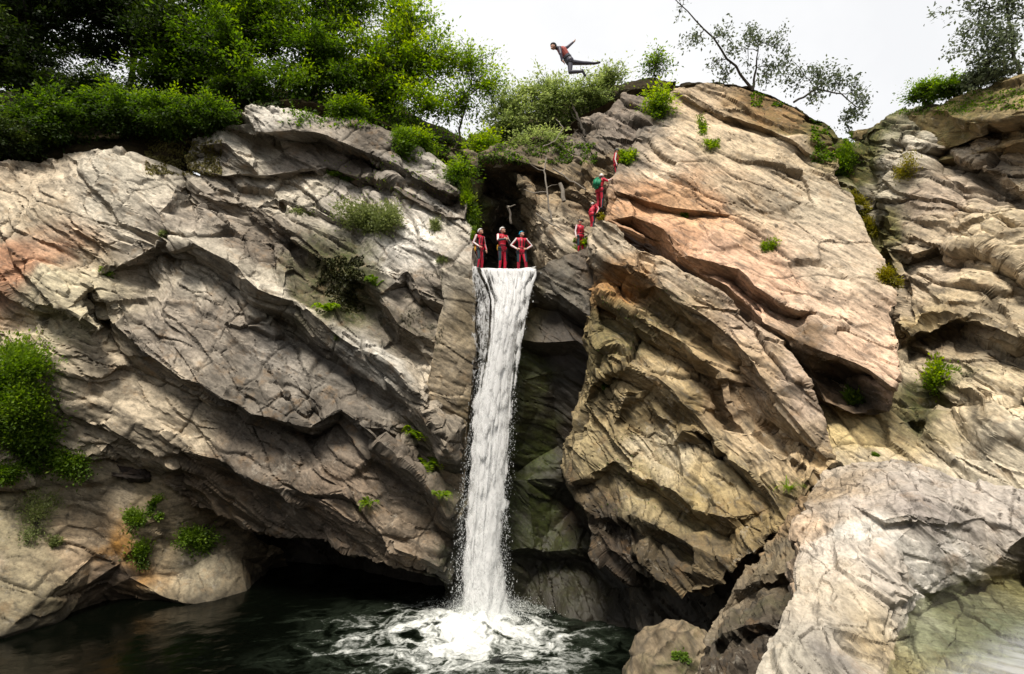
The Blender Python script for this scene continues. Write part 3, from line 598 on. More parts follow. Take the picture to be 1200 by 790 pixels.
PROFILE = [(314, 555, 628), (322, 558, 627), (335, 565, 622), (352, 571, 618), (400, 569, 609), (450, 561, 603), (520, 551, 598), (600, 543, 592), (640, 540, 591), (670, 538, 595), (700, 538, 601), (722, 540, 605)]
LIPX = (at(554, 315, 24.0)[0], at(628, 318, 24.0)[0])
def fall_edges(t):
    """left and right X, Y and Z of the falling sheet; t from the lip 0 to the pool 1"""
    zt = at(590, 316, 24.0)[2]; z = zt * (1 - t) + 0.03 * t
    Y = 24.0 - 0.55 * np.sqrt(np.clip(t, 0, 1))
    # pixel row of this height
    ys = np.array([p[0] for p in PROFILE]); zs = np.array([at(590, p[0], 23.7)[2] for p in PROFILE])
    py = np.interp(-z, -zs, ys)
    xl = np.array([(np.interp(q, ys, [p[1] for p in PROFILE]) - 600) for q in py]); xr = np.array([(np.interp(q, ys, [p[2] for p in PROFILE]) - 600) for q in py])
    dep = Y * CP + (z - CAM_Z) * SP
    return xl / FPX * dep, xr / FPX * dep, Y, z
def waterfall():
    root = empty('waterfall', (float(IMP[0]), float(IMP[1]), 0))
    tag(root, 'tall white waterfall plunging from the rock lip into the dark pool', 'waterfall')
    for layer in range(3):
        nt_, ns = 260, 44
        t = np.linspace(0, 1, nt_); xl, xr, Y, z = fall_edges(t)
        S, T = np.meshgrid(np.linspace(0, 1, ns), t)
        X = xl[:, None] * (1 - S) + xr[:, None] * S
        wid = (xr - xl)[:, None]
        Yy = Y[:, None] - (0.30 * (1 - (2 * S - 1) ** 2) * np.clip(T * 6, 0.15, 1)) + (0.10, 0.0, -0.09, -0.2)[layer]
        Z = z[:, None] + 0 * S
        P = np.stack([X.ravel() , Yy.ravel(), Z.ravel()], 1)
        q = P * np.array([1.6, 1.6, 0.32]) + layer * 13
        P[:, 1] += 0.13 * fbm(q, 4, 120 + layer, 0.6); P[:, 0] += 0.10 * fbm(q * 1.7, 4, 130 + layer, 0.6) * (0.4 + T.ravel()) + 0.12 * vnoise(P * np.array([.3, .3, .45]) + layer * 7, 137) * T.ravel()
        P[:, 2] += 0.09 * (2 * S.ravel() - 1) ** 2 * np.exp(-T.ravel() * 40) + 0.05 * vnoise(P * 2.2, 151) * np.exp(-T.ravel() * 30)
        P[:, 0] = P[:, 0] + (S.ravel() - 0.5) * 0.12 * layer * T.ravel()
        # how closed the water is: a torn veil at the left near the top, a dense core
        c = 0.42 + 0.02 * np.sin(T * 9)
        core = np.exp(-((S - (0.62 - 0.12 * np.clip(T * 2, 0, 1))) / (0.27 + 0.16 * np.clip(T * 2.2, 0, 1))) ** 4)
        cover = 0.50 + 0.18 * core - 0.05 * np.clip(T - 0.3, 0, 1) - 0.13 * np.clip(0.45 - S, 0, 1) / 0.45 * np.clip(1 - T * 2.2, 0, 1) - (0.0, 0.02, 0.07, 0.14)[layer] + 0.10 * np.exp(-(T / 0.03) ** 2)
        edge = np.clip(np.minimum(S, 1 - S) / 0.17, 0, 1); cover = cover - 0.30 * (1 - edge) 
        # streaming over the lip: continue the first rows back along the stream bed
        if layer < 2:
            back = []
            for k, dy in enumerate((1.6, 1.1, 0.7, 0.4, 0.2)):
                row = P[:ns].copy(); row[:, 1] = 24.0 + dy - 0.02 * layer; row[:, 2] = row[:, 2] + 0.05 + 0.10 * (1 - math.exp(-dy)) + 0.02 * layer + 0.015 * fbm(row * 4, 2, 7); back.append(row)
            P = np.concatenate(back + [P]); cover = np.concatenate([np.full((5, ns), 0.50), cover]); S = np.concatenate([S[:5], S]); nt2 = nt_ + 5
            Lg = np.concatenate([np.repeat(np.array([-1.6, -1.1, -.7, -.4, -.2])[:, None], ns, 1), T * 14])
        else: nt2 = nt_; Lg = T * 14
        a = np.arange(nt2 * ns).reshape(nt2, ns)
        F = np.stack([a[:-1, :-1].ravel(), a[1:, :-1].ravel(), a[1:, 1:].ravel(), a[:-1, 1:].ravel()], 1)
        mesh_np('water_sheet', P, F, fall_material(3.1 * layer), True, {'across': P[:, 0], 'along': Lg.ravel(), 'cover': cover.ravel()}, root).location = -root.location
    # thin veil clinging to the wet rock on the left under the lip
    nt_, ns = 120, 16; t = np.linspace(0, 0.62, nt_); xl, xr, Y, z = fall_edges(t); S, T = np.meshgrid(np.linspace(0, 1, ns), t)
    x0 = np.interp(t, [0, .1, .3, .62], [at(553, 316, 24)[0], at(552, 350, 24)[0], at(549, 440, 24)[0], at(543, 560, 24)[0]])
    X = x0[:, None] * (1 - S) + (xl[:, None] + 0.12) * S; P = np.stack([X.ravel(), (Y[:, None] - 0.12 - 0.1 * S).ravel(), (z[:, None] + 0 * S).ravel()], 1); P[:, 1] += 0.08 * fbm(P * np.array([1.6, 1.6, .4]), 3, 160)
    P[:, 2] += 0.10 * np.exp(-T.ravel() * 40)
    a_ = np.arange(nt_ * ns).reshape(nt_, ns); F = np.stack([a_[:-1, :-1].ravel(), a_[1:, :-1].ravel(), a_[1:, 1:].ravel(), a_[:-1, 1:].ravel()], 1)
    mesh_np('water_veil', P, F, fall_material(33.0), True, {'across': P[:, 0], 'along': T.ravel() * 14, 'cover': (0.44 + 0.10 * S - 0.18 * T / 0.62 - 0.12 * (S < 0.08)).ravel()}, root).location = -root.location
    # separate strands and ropes of water in front of the sheet
    VV, FF, AC, AL, CV = [], [], [], [], []; nb = 0
    for k in range(70):
        s0 = np.clip(rng.normal(0.56, 0.26), 0.02, 0.98); t0 = 0 if rng.random() < 0.45 else rng.random() * 0.7; t1 = min(1.0, t0 + 0.12 + 0.45 * rng.random()); nn = int(30 + 160 * (t1 - t0))
        t = np.linspace(t0, t1, nn); xl, xr, Y, z = fall_edges(t); w0 = 0.07 + 0.2 * rng.random() ** 1.5
        sw = s0 + 0.05 * np.sin(t * 5 + rng.random() * 6) + 0.10 * (rng.random() - 0.5) * t * (1 + t * (s0 > 0.8))
        cx = xl * (1 - sw) + xr * sw + 0.04 * vnoise(np.stack([t * 9, 0 * t + k, 0 * t], 1), 9); yy = Y - 0.36 * (1 - (2 * sw - 1) ** 2).clip(0, 1) * np.clip(t * 6, 0.15, 1) - 0.06 - 0.12 * rng.random()
        ww = w0 * (0.6 + 0.8 * np.abs(vnoise(np.stack([t * 6, 0 * t + k * 3.3, 0 * t], 1), 11))) ; ends = np.clip(np.minimum((t - t0 + (0.1 if t0 == 0 else 0)) / 0.06, (t1 - t + (0.1 if t1 > .99 else 0)) / 0.10), 0, 1)
        for i in range(nn):
            for q in (-1, -0.33, 0.33, 1):
                VV.append((cx[i] + q * ww[i], yy[i] + 0.05 * q * q, z[i])); AC.append(cx[i] + q * ww[i] + k * 0.37); AL.append(t[i] * 14 + k); CV.append((0.58 + 0.12 * math.sin(i * 0.35 + k)) * ends[i] - 0.26 * (abs(q) > .5) - 0.10 * (1 - ends[i]))
        for i in range(nn - 1):
            for j in range(3): c_ = nb + i * 4 + j; FF.append((c_, c_ + 4, c_ + 5, c_ + 1))
        nb += 4 * nn
    st = mesh_np('water_strands', np.array(VV), np.array(FF), fall_material(21.0), True, {'across': AC, 'along': AL, 'cover': CV}, root); st.location = -root.location; st['kind'] = 'stuff'
    # torn-off drops: small, drawn out downwards
    n = 9000; t = rng.random(n) ** 0.6; xl, xr, Y, z = fall_edges(t)
    s = np.where(rng.random(n) < 0.72, rng.random(n), np.where(rng.random(n) < 0.6, 0.03 - np.abs(rng.normal(0, 0.07, n)), 0.97 + np.abs(rng.normal(0, 0.07, n))))
    C = np.stack([xl * (1 - s) + xr * s + 0.1 * rng.normal(0, 1, n) * t, Y - 0.32 - 0.25 * rng.random(n), z], 1)
    # splash around the foot
    m = 16000; a = rng.random(m) * 2 * math.pi; rr = np.abs(rng.normal(0, 0.85, m))
    C2 = np.stack([IMP[0] + rr * np.cos(a) * 1.25, IMP[1] - 0.5 + rr * np.sin(a), 0.08 + np.abs(rng.normal(0, 0.50, m)) * np.exp(-rr * 0.7)], 1)
    C = np.concatenate([C, C2]); n2 = len(C)
    r = 0.004 + 0.009 * rng.random(n2) ** 3; L = r * np.concatenate([1.5 + 3 * rng.random(n), 1 + rng.random(m)])
    O = np.array([[1, 0, 0], [0, 1, 0], [-1, 0, 0], [0, -1, 0], [0, 0, 1], [0, 0, -1]], float)
    V = C[:, None, :] + O[None] * np.stack([r, r, L], 1)[:, None, :]
    f = np.array([[0, 1, 4], [1, 2, 4], [2, 3, 4], [3, 0, 4], [1, 0, 5], [2, 1, 5], [3, 2, 5], [0, 3, 5]])
    F = (f[None] + 6 * np.arange(n2)[:, None, None]).reshape(-1, 3)
    mt, nt, b = new_mat('white_drops'); b.inputs['Base Color'].default_value = (0.85, 0.88, 0.88, 1); b.inputs['Roughness'].default_value = 0.2
    d = mesh_np('spray', V.reshape(-1, 3), F, mt, False, None, root); d.location = -root.location; d['kind'] = 'stuff'
waterfall()

# shallow water lying on the foreground ledge
def ledge_stream():
    px = [(1036, 800), (1050, 752), (1062, 716), (1086, 694), (1118, 676), (1162, 668), (1225, 660), (1435, 662), (1435, 850), (1036, 850)]
    pts = np.array([at(x, y, yz(x, y, 4.68)) for x, y in px]); v2 = [Vector((p[0], p[1])) for p in pts]
    ov, oe, of, *_ = delaunay_2d_cdt(v2, [], [list(range(len(v2)))], 1, 1e-4)
    V = np.array([[v.x, v.y, 4.68] for v in ov]); V, F = refine(V, np.array([list(f) for f in of]), 0.05, 9)
    V[:, 2] += 0.012 * fbm(V / 0.5, 4, 44) + 0.03 * np.clip(fbm(np.stack([V[:, 0] * 0.6 - V[:, 1] * 0.5, V[:, 1] * 1.8 + V[:, 0], 0 * V[:, 0]], 1), 4, 46), 0, 1)
    rip = fbm(np.stack([(V[:, 0] - V[:, 1]) * 0.7, (V[:, 0] + V[:, 1]) * 3.0, 0 * V[:, 0]], 1), 5, 47, 0.65)
    near = np.clip(((V[:, 0] / V[:, 1]) - 0.74 + 0.10 * (8.6 - V[:, 1])) / 0.14, 0, 1)
    m, nt, b = new_mat('ledge_water'); N = NT(nt); P = N.n('ShaderNodeTexCoord').outputs['Object']
    b.inputs['Base Color'].default_value = (0.75, 0.78, 0.72, 1); b.inputs['Transmission Weight'].default_value = 1.0; b.inputs['IOR'].default_value = 1.33; b.inputs['Roughness'].default_value = 0.06
    bp = N.n('ShaderNodeBump'); bp.inputs['Distance'].default_value = 0.05; N.l(N.noise(P, 3.0, 5, 0.6, 1.0), bp.inputs['Height']); N.l(bp.outputs[0], b.inputs['Normal'])
    wh = N.n('ShaderNodeBsdfPrincipled'); wh.inputs['Base Color'].default_value = (0.6, 0.62, 0.64, 1); wh.inputs['Roughness'].default_value = 0.4
    tr = N.n('ShaderNodeBsdfTransparent'); tr.inputs['Color'].default_value = (0.82, 0.86, 0.76, 1)
    g = N.n('ShaderNodeBsdfGlossy'); g.inputs['Roughness'].default_value = 0.12; N.l(bp.outputs[0], g.inputs['Normal'])
    fr = N.n('ShaderNodeFresnel'); fr.inputs['IOR'].default_value = 1.33; N.l(bp.outputs[0], fr.inputs['Normal'])
    a1 = N.n('ShaderNodeMixShader'); N.l(fr.outputs[0], a1.inputs[0]); N.l(tr.outputs[0], a1.inputs[1]); N.l(g.outputs[0], a1.inputs[2])
    a2 = N.n('ShaderNodeMixShader'); N.l(N.attr('white'), a2.inputs[0]); N.l(a1.outputs[0], a2.inputs[1]); N.l(wh.outputs[0], a2.inputs[2])
    N.l(a2.outputs[0], nt.nodes['Material Output'].inputs['Surface'])
    o = mesh_np('stream_water', V, F, m, True, {'white': np.clip(near * 0.42 + near * rip * 0.35, 0, 0.6)}); tag(o, 'shallow greenish stream water on the foreground ledge', None, None, 'structure')
ledge_stream()

# boulder at the foot of the right hand cliff
def boulder():
    bm = bmesh.new(); bmesh.ops.create_icosphere(bm, subdivisions=6, radius=1.0)
    V = np.array([v.co for v in bm.verts]); F = np.array([[v.index for v in f.verts] for f in bm.faces]); bm.free()
    U = V.copy(); c = at(795, 790, 15.4); V = V * np.array([1.35, 1.3, 1.75])
    V += U * (0.28 * fbm(U * 1.1 + 4, 4, 201) + 0.0)[:, None]
    K = V @ np.array([[0.8, 0.1, -0.5], [0, 1, 0.2], [0.5, -0.3, 0.8]]) * np.array([1.2, 1.2, 2.2]); F1, F2, cid, cv = worley(K, 205)
    V += U * (0.20 * (_h01(cid[:, 0], cid[:, 1], cid[:, 2], 3) - 0.5) * np.clip((F2 - F1) * 6, 0, 1) + 0.04 * fbm(V * 3, 4, 207))[:, None]
    V += np.array([c[0], c[1] + 0.4, 0.75])
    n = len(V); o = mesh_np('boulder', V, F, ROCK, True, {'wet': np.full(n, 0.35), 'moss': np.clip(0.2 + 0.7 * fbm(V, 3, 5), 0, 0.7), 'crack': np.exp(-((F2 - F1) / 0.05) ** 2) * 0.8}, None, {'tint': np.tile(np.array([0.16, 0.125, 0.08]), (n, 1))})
    o.data.set_sharp_from_angle(angle=math.radians(38))
    tag(o, 'mossy brown boulder standing in the pool beside the foreground ledge', 'boulder')
    ROCKS.append((V, F)); return BVHTree.FromPolygons(V.tolist(), F.tolist())
BOULDER_BVH = boulder()

# ------------------------------------------------------------------ vegetation
def leaf_mesh(name, C, D, size, shade, mat, parent=None, width=0.5, fold=0.25):
    """diamond leaves: centres C, directions D, lengths size"""
    n = len(C); D = D / np.maximum(np.linalg.norm(D, axis=1, keepdims=True), 1e-6)
    U0 = np.array([0, -0.25, 1.0]) + rng.normal(0, 0.55, (n, 3)); R = np.cross(U0, D) + 1e-4; R -= D * (R * D).sum(1, keepdims=True); R /= np.maximum(np.linalg.norm(R, axis=1, keepdims=True), 1e-6)
    U = np.cross(D, R); s = size[:, None]
    V = np.stack([C - D * s * 0.5, C + R * s * width * 0.5 + U * s * fold * 0.3, C + D * s * 0.5, C - R * s * width * 0.5 + U * s * fold * 0.3], 1).reshape(-1, 3)
    F = np.arange(4 * n).reshape(n, 4)
    return mesh_np(name, V, F, mat, True, {'shade': np.repeat(np.clip(shade, 0, 1), 4)}, parent)

def tubes(name, lines, mat, parent=None, sides=6):
    VV, FF, b = [], [], 0
    for pts, r0, r1 in lines:
        pts = np.asarray(pts, float); k = len(pts)
        for i in range(k):
            d = pts[min(i + 1, k - 1)] - pts[max(i - 1, 0)]; d /= max(np.linalg.norm(d), 1e-6)
            u = np.cross(d, [0.31, 0.83, 0.47]); u /= np.linalg.norm(u); v = np.cross(d, u); r = r0 + (r1 - r0) * i / (k - 1)
            for j in range(sides):
                a = 2 * math.pi * j / sides; VV.append(pts[i] + r * (u * math.cos(a) + v * math.sin(a)))
        for i in range(k - 1):
            for j in range(sides):
                a, c = b + i * sides + j, b + i * sides + (j + 1) % sides
                FF.append((a, c, c + sides, a + sides))
        b += k * sides
    return mesh_np(name, np.array(VV), np.array(FF), mat, True, None, parent)

def limb(a, b, k=6, bend=0.12, sag=0.0):
    a, b = np.asarray(a, float), np.asarray(b, float); L = np.linalg.norm(b - a); t = np.linspace(0, 1, k)[:, None]
    w = rng.normal(0, bend * L, 3); P = a + (b - a) * t + w * np.sin(t * math.pi) * 0.5; P[1:-1] += rng.normal(0, 0.02 * L, (k - 2, 3)); P[:, 2] -= sag * (t[:, 0] ** 2) * L; return P

def tree(label, base, crowns, nleaf, lsize, mat, group=None, trunk_r=0.16, clumps=60, spread=0.42, name='tree', flat=0.6, tone=0.5, drop=0.0):
    """base point, crowns = list of (centre, (rx, ry, rz)); trunk with limbs into every crown, leaves in clumps on twigs"""
    base = np.asarray(base, float); root = empty(name, base.tolist()); tag(root, label, 'tree' if 'tree' in name else 'bush', group)
    lines = []; C, D, S, H = [], [], [], []
    top = np.mean([np.asarray(c) for c, r in crowns], 0)
    tr = limb(base, top + np.array([0, 0, 0.2]), 9, 0.06); lines.append((tr, trunk_r, trunk_r * 0.35))
    vols = np.array([r[0] * r[1] * r[2] for c, r in crowns]) ** 0.7; vols /= vols.sum()
    for (c, r), v in zip(crowns, vols):
        c = np.asarray(c, float); r = np.asarray(r, float); nc = max(4, int(clumps * v))
        g = rng.normal(0, 1, (nc, 3)); g /= np.linalg.norm(g, axis=1, keepdims=True); g *= (rng.random((nc, 1)) ** 0.45)
        P = c + g * r
        hub = limb(tr[int(4 + rng.integers(0, 4))], c, 5, 0.1); lines.append((hub, trunk_r * 0.5, trunk_r * 0.2))
        for p in P:
            st = hub[rng.integers(2, 5)] if rng.random() < 0.6 else tr[rng.integers(4, 9)]
            if np.linalg.norm(st - p) > 1.3 * r.max(): st = hub[4]
            br = limb(st, p, 5, 0.15); lines.append((br, trunk_r * 0.22, 0.012))
            k = max(6, int(nleaf * v / nc * (0.5 + rng.random()))); sp = spread * (0.6 + 0.8 * rng.random())
            tt = 0.55 + 0.55 * rng.random(k); idx = np.minimum(tt, 1) * 4; i0 = np.minimum(idx.astype(int), 3); q = br[i0] + (br[i0 + 1] - br[i0]) * (idx - i0)[:, None]
            bd = br[4] - br[1]; bd = bd / max(np.linalg.norm(bd), 1e-6); o = rng.normal(0, 1, (k, 3)) * np.array([sp, sp, sp * flat]) * 0.62
            o = o + bd * (rng.normal(0, 1, k) * sp * 0.9)[:, None]; o[:, 2] -= drop * np.hypot(o[:, 0], o[:, 1])
            q = q + o; C.append(q); d = o + rng.normal(0, 0.6 * sp, (k, 3)); d[:, 2] -= 0.2 * sp; D.append(d); S.append(lsize * (0.5 + 1.0 * rng.random(k) ** 1.5))
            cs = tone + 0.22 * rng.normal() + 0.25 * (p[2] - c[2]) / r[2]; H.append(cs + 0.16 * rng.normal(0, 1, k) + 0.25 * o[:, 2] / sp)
    b0 = base
    t = tubes('trunk', [(l - b0, r0, r1) for l, r0, r1 in lines], BARK, root, 5)
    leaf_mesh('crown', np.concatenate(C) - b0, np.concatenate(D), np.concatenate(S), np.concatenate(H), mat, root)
    return root

def P3(px, py, Y): return at(px, py, Y)
DK, MD, LT, HZ, GY = LEAF_DARK, LEAF_MID, LEAF_LIGHT, LEAF_HAZY, LEAF_GREY
G_L = 'trees along the top of the left cliff'; G_C = 'pale bushes above the cave'; G_R = 'shrubs along the left cliff edge'
def T(label, bpx, crowns, nleaf, lsize, mat, group, **kw):
    k = 1.3 if kw.get('name') != 'bush' else 1.12
    kw['clumps'] = int(kw['clumps'] * 2.0)
    tree(label, P3(*bpx), [(P3(x, y, Y), (rx * k, ry * k, rz * k)) for x, y, Y, rx, ry, rz in crowns], int(nleaf * (1.35 if mat is LEAF_LIGHT else 2.1)), lsize * 1.22, mat, group, **kw)
T('tallest dark tree at the far left, its heavy shaded crown filling the corner', (20, 140, 29), [(-30, 10, 28.5, 3.0, 2.5, 3.2), (50, -15, 28.5, 2.6, 2.4, 2.6), (20, 60, 28, 2.2, 2, 1.1), (105, 10, 29, 2.0, 2, 1.3)], 26000, 0.17, DK, G_L, trunk_r=0.3, clumps=150, name='tree')
T('dark conifer like tree with drooping boughs beside the far left tree', (150, 130, 30), [(150, 10, 30, 2.6, 2.2, 2.3), (200, 40, 29.5, 2.0, 1.8, 1.3), (110, 60, 30, 1.6, 1.6, 0.5)], 16000, 0.16, DK, G_L, trunk_r=0.22, clumps=110)
T('thick mid green tree left of the rock capping bed, darker at its heart', (285, 125, 29.5), [(265, 55, 29, 2.1, 2, 2.0), (310, 20, 29.5, 2.4, 2, 2.2), (240, 0, 30, 2.2, 2, 1.6), (290, 95, 28.6, 1.7, 1.4, 1.0)], 21000, 0.16, MD, G_L, trunk_r=0.2, clumps=150, tone=0.32)
T('bushy green tree growing right above the capping bed', (365, 125, 29.5), [(370, 55, 29.2, 2.0, 1.8, 2.2), (395, 0, 29.6, 2.2, 2, 1.8), (345, 100, 28.8, 1.4, 1.2, 0.9), (415, 95, 28.9, 1.5, 1.2, 1.1)], 20000, 0.15, MD, G_L, trunk_r=0.18, clumps=150, tone=0.5)
T('sunlit yellow green tree leaning out toward the sky gap', (455, 150, 29.6), [(450, 70, 29.3, 1.9, 1.6, 1.9), (470, 20, 30, 1.6, 1.5, 1.3), (510, 70, 29.6, 1.6, 1.4, 1.3), (500, 125, 29, 1.5, 1.2, 1.0)], 16000, 0.15, LT, G_L, trunk_r=0.14, clumps=120, tone=0.5)
T('slender outermost tree with sparse yellow green twigs above the cleft', (530, 180, 29.6), [(548, 75, 30, 1.5, 1.3, 1.0), (570, 100, 30, 1.0, 1.0, 0.9), (535, 120, 29.6, 1.2, 1.0, 1.0)], 4600, 0.14, LT, G_L, trunk_r=0.08, clumps=70, spread=0.4)
T('full green tree filling the gap between the far left trees and the capping bed', (225, 125, 30.5), [(215, 70, 30, 2.0, 1.6, 1.2), (185, 95, 29.6, 1.5, 1.2, 0.6), (250, 90, 29.6, 1.6, 1.3, 0.9)], 11000, 0.16, MD, G_L, trunk_r=0.14, clumps=90, tone=0.35)
T('low spreading dark tree at the far left under the tall crown', (60, 118, 29.5), [(30, 98, 29, 1.9, 1.5, 0.6), (95, 105, 29, 1.6, 1.4, 0.5), (-10, 80, 29, 1.2, 1.2, 0.8)], 8000, 0.16, DK, G_L, trunk_r=0.1, clumps=60, tone=0.5)
T('bright leafy tree behind the right half of the capping bed', (430, 140, 30.5), [(425, 85, 30, 1.7, 1.5, 1.2), (455, 115, 29.6, 1.5, 1.2, 0.9), (480, 60, 30.4, 1.4, 1.2, 1.2)], 10000, 0.15, LT, G_L, trunk_r=0.12, clumps=90, tone=0.5)
# shrubs spilling over the left edge
for lab, x, y, Y, rx, rz, mat, n, tone in (
    ('dark sprawling shrub at the left picture edge above the cliff', -20, 158, 25.4, 2.6, 1.1, DK, 9000, 0.75),
    ('broad dark shrub overhanging the pale knob of the left cliff', 62, 138, 26.2, 2.2, 1.2, MD, 9000, 0.25),
    ('shrub with mid green sprays between the dark shrub and the brown hollow', 140, 128, 26.8, 2.0, 1.1, MD, 8500, 0.3),
    ('shrub with a few yellow leaves above the brown hollow', 200, 135, 26.8, 1.4, 0.9, MD, 5200, 0.42),
    ('low olive shrub against the left end of the capping bed', 248, 135, 26.9, 1.2, 0.8, MD, 4200, 0.25),
    ('small shaded shrub rooted in the hollow under the far left trees', 110, 105, 28.5, 2.4, 0.9, DK, 7000, 0.6),
    ('bright low shrub on the right part of the capping bed', 410, 128, 27.9, 1.1, 0.55, LT, 3400, 0.35),
    ('pale green shrub above the sloping end of the capping bed', 492, 165, 27.8, 0.9, 0.6, LT, 2600, 0.5),
    ('ragged shrub at the tip of the capping bed beside the cleft', 538, 205, 26.8, 0.6, 0.7, MD, 2000, 0.55)):
    T(lab, (x, y + 18, Y + 0.3), [(x, y, Y, rx, min(rx, 1.3), rz)], n, 0.13, mat, G_R, trunk_r=0.05, clumps=int(26 + 12 * rx), name='bush', spread=0.3, tone=tone, drop=0.25)
for lab, x, y, Y, rx, rz, n, mat in (
    ('light green bush at the left end of the row above the cave', 566, 172, 28.8, 1.0, 0.9, 4200, LT),
    ('tall hazy green bush directly above the cave', 598, 135, 30, 1.7, 1.7, 7500, HZ),
    ('hazy round bush right above the cave beside the leaning stem', 645, 118, 30, 1.8, 1.7, 8000, HZ),
    ('low olive bush hanging over the cave mouth', 632, 172, 28.3, 1.6, 0.7, 5500, HZ),
    ('loose pale bush at the foot of the dark rock spur', 690, 112, 29.5, 1.5, 1.2, 4600, HZ),
    ('thin see-through bush on top of the dark rock spur', 715, 90, 29.5, 1.1, 0.7, 1500, HZ),
    ('small airy bush at the very top left of the pink slab', 768, 74, 28.4, 0.9, 0.8, 800, MD),
    ('yellow green bush rooted in the upper edge of the pink slab', 772, 122, 26.5, 0.7, 0.95, 3200, LT)):
    T(lab, (x, y + 30, Y + 0.2), [(x, y, Y, rx, min(rx, 1.2), rz)], int(n * 0.62), 0.13, mat, G_C, trunk_r=0.04, clumps=int(26 + 26 * rx), name='bush', spread=0.27, tone=0.62, flat=0.45)
# right: leaning thin trees on the slab top
def thin_tree(label, pts, twigs, nleaf, mat, r0, name='tree', lsize=0.17, spread=0.2):
    nleaf = int(nleaf * 1.7)
    P = np.array([P3(*p) for p in pts]); root = empty(name, P[0].tolist()); tag(root, label, 'tree', 'thin trees on top of the right hand cliff')
    P = np.concatenate([np.linspace(P[i], P[i + 1], 4, endpoint=False) for i in range(len(P) - 1)] + [P[-1:]]); P[1:-1] += rng.normal(0, 0.035, (len(P) - 2, 3))
    lines = [(P - P[0], r0, 0.02)]; C, D = [], []
    for (x, y, Y, s, k) in twigs:
        q = P3(x, y, Y); st = P[np.argmin(((P - q) ** 2).sum(1))]; b = limb(st, q, 7, 0.2); lines.append((b - P[0], r0 * 0.35, 0.012))
        for _ in range(4):
            e = q + rng.normal(0, 1, 3) * s; b2 = limb(b[rng.integers(3, 6)], e, 5, 0.2); lines.append((b2 - P[0], 0.018, 0.006))
            kk = int(nleaf * k / 4); t = b2[rng.integers(1, 5, kk)] + rng.normal(0, spread, (kk, 3)); C.append(t - P[0]); D.append(rng.normal(0, 1, (kk, 3)))
    tubes('trunk', lines, BARK, root, 5); C = np.concatenate(C)
    leaf_mesh('crown', C, np.concatenate(D), lsize * (0.6 + 0.8 * rng.random(len(C))), 0.5 + 0.25 * rng.normal(0, 1, len(C)), mat, root)
thin_tree('long bare trunk leaning steeply left across the sky', [(884, 108, 27.6), (862, 78, 27.4), (825, 34, 27), (786, -6, 26.6)],
    [(815, 45, 27, .5, .8), (845, 40, 27, .6, .8), (838, 72, 27.3, .5, .7), (800, 8, 26.6, .35, .3), (850, 90, 27.4, .4, .6)], 130, GY, 0.085)
thin_tree('short dark forked trunk with ragged leaves beside the leaning trunk', [(882, 106, 27.5), (885, 80, 27.4), (889, 52, 27.3)],
    [(885, 45, 27.3, .5, 1), (905, 55, 27.3, .6, 1), (868, 58, 27.3, .45, .8), (920, 78, 27.2, .6, 1), (900, 85, 27.3, .5, .8)], 170, GY, 0.075)
thin_tree('crooked low tree whose twigs hang over the crack in the right hand cliff', [(930, 120, 26.9), (955, 105, 26.6), (985, 112, 26.2), (1008, 128, 25.8)],
    [(940, 85, 26.8, .6, 1.1), (962, 88, 26.6, .5, .8), (985, 95, 26.3, .5, .9), (1005, 92, 26, .35, .5), (1012, 125, 25.8, .45, .9), (990, 132, 26, .45, .9), (955, 110, 26.5, .4, .7)], 190, GY, 0.06)
thin_tree('tall grey leaved tree at the top right corner', [(1195, 100, 20.6), (1188, 60, 20.6), (1180, 10, 20.6), (1178, -40, 20.6)],
    [(1150, 30, 20.5, .55, 1.4), (1160, 60, 20.5, .5, 1.3), (1185, 40, 20.3, .6, 1.5), (1180, 5, 20.5, .6, 1.5), (1145, 5, 20.5, .45, 1), (1205, 70, 20.2, .6, 1.5), (1172, 85, 20.6, .4, 1), (1210, 20, 20.4, .6, 1.4), (1150, 75, 20.6, .35, .7)], 260, GY, 0.08, lsize=0.15)
for lab, x, y, Y, rx, rz, mat, n in (
    ('olive bush sitting on the left part of the right hand rim', 1085, 108, 23.6, 0.7, 0.42, MD, 2200),
    ('dark green bush on the rim beneath the corner tree', 1118, 103, 22.6, 0.75, 0.45, MD, 2400),
    ('grey green twiggy bush on the rim nearest the corner tree', 1150, 92, 21.6, 0.6, 0.42, GY, 1300)):
    T(lab, (x, y + 12, Y), [(x, y, Y, rx, 0.6, rz)], n, 0.10, mat, 'bushes on the right hand rim', trunk_r=0.03, clumps=32, name='bush', spread=0.2, tone=0.45)

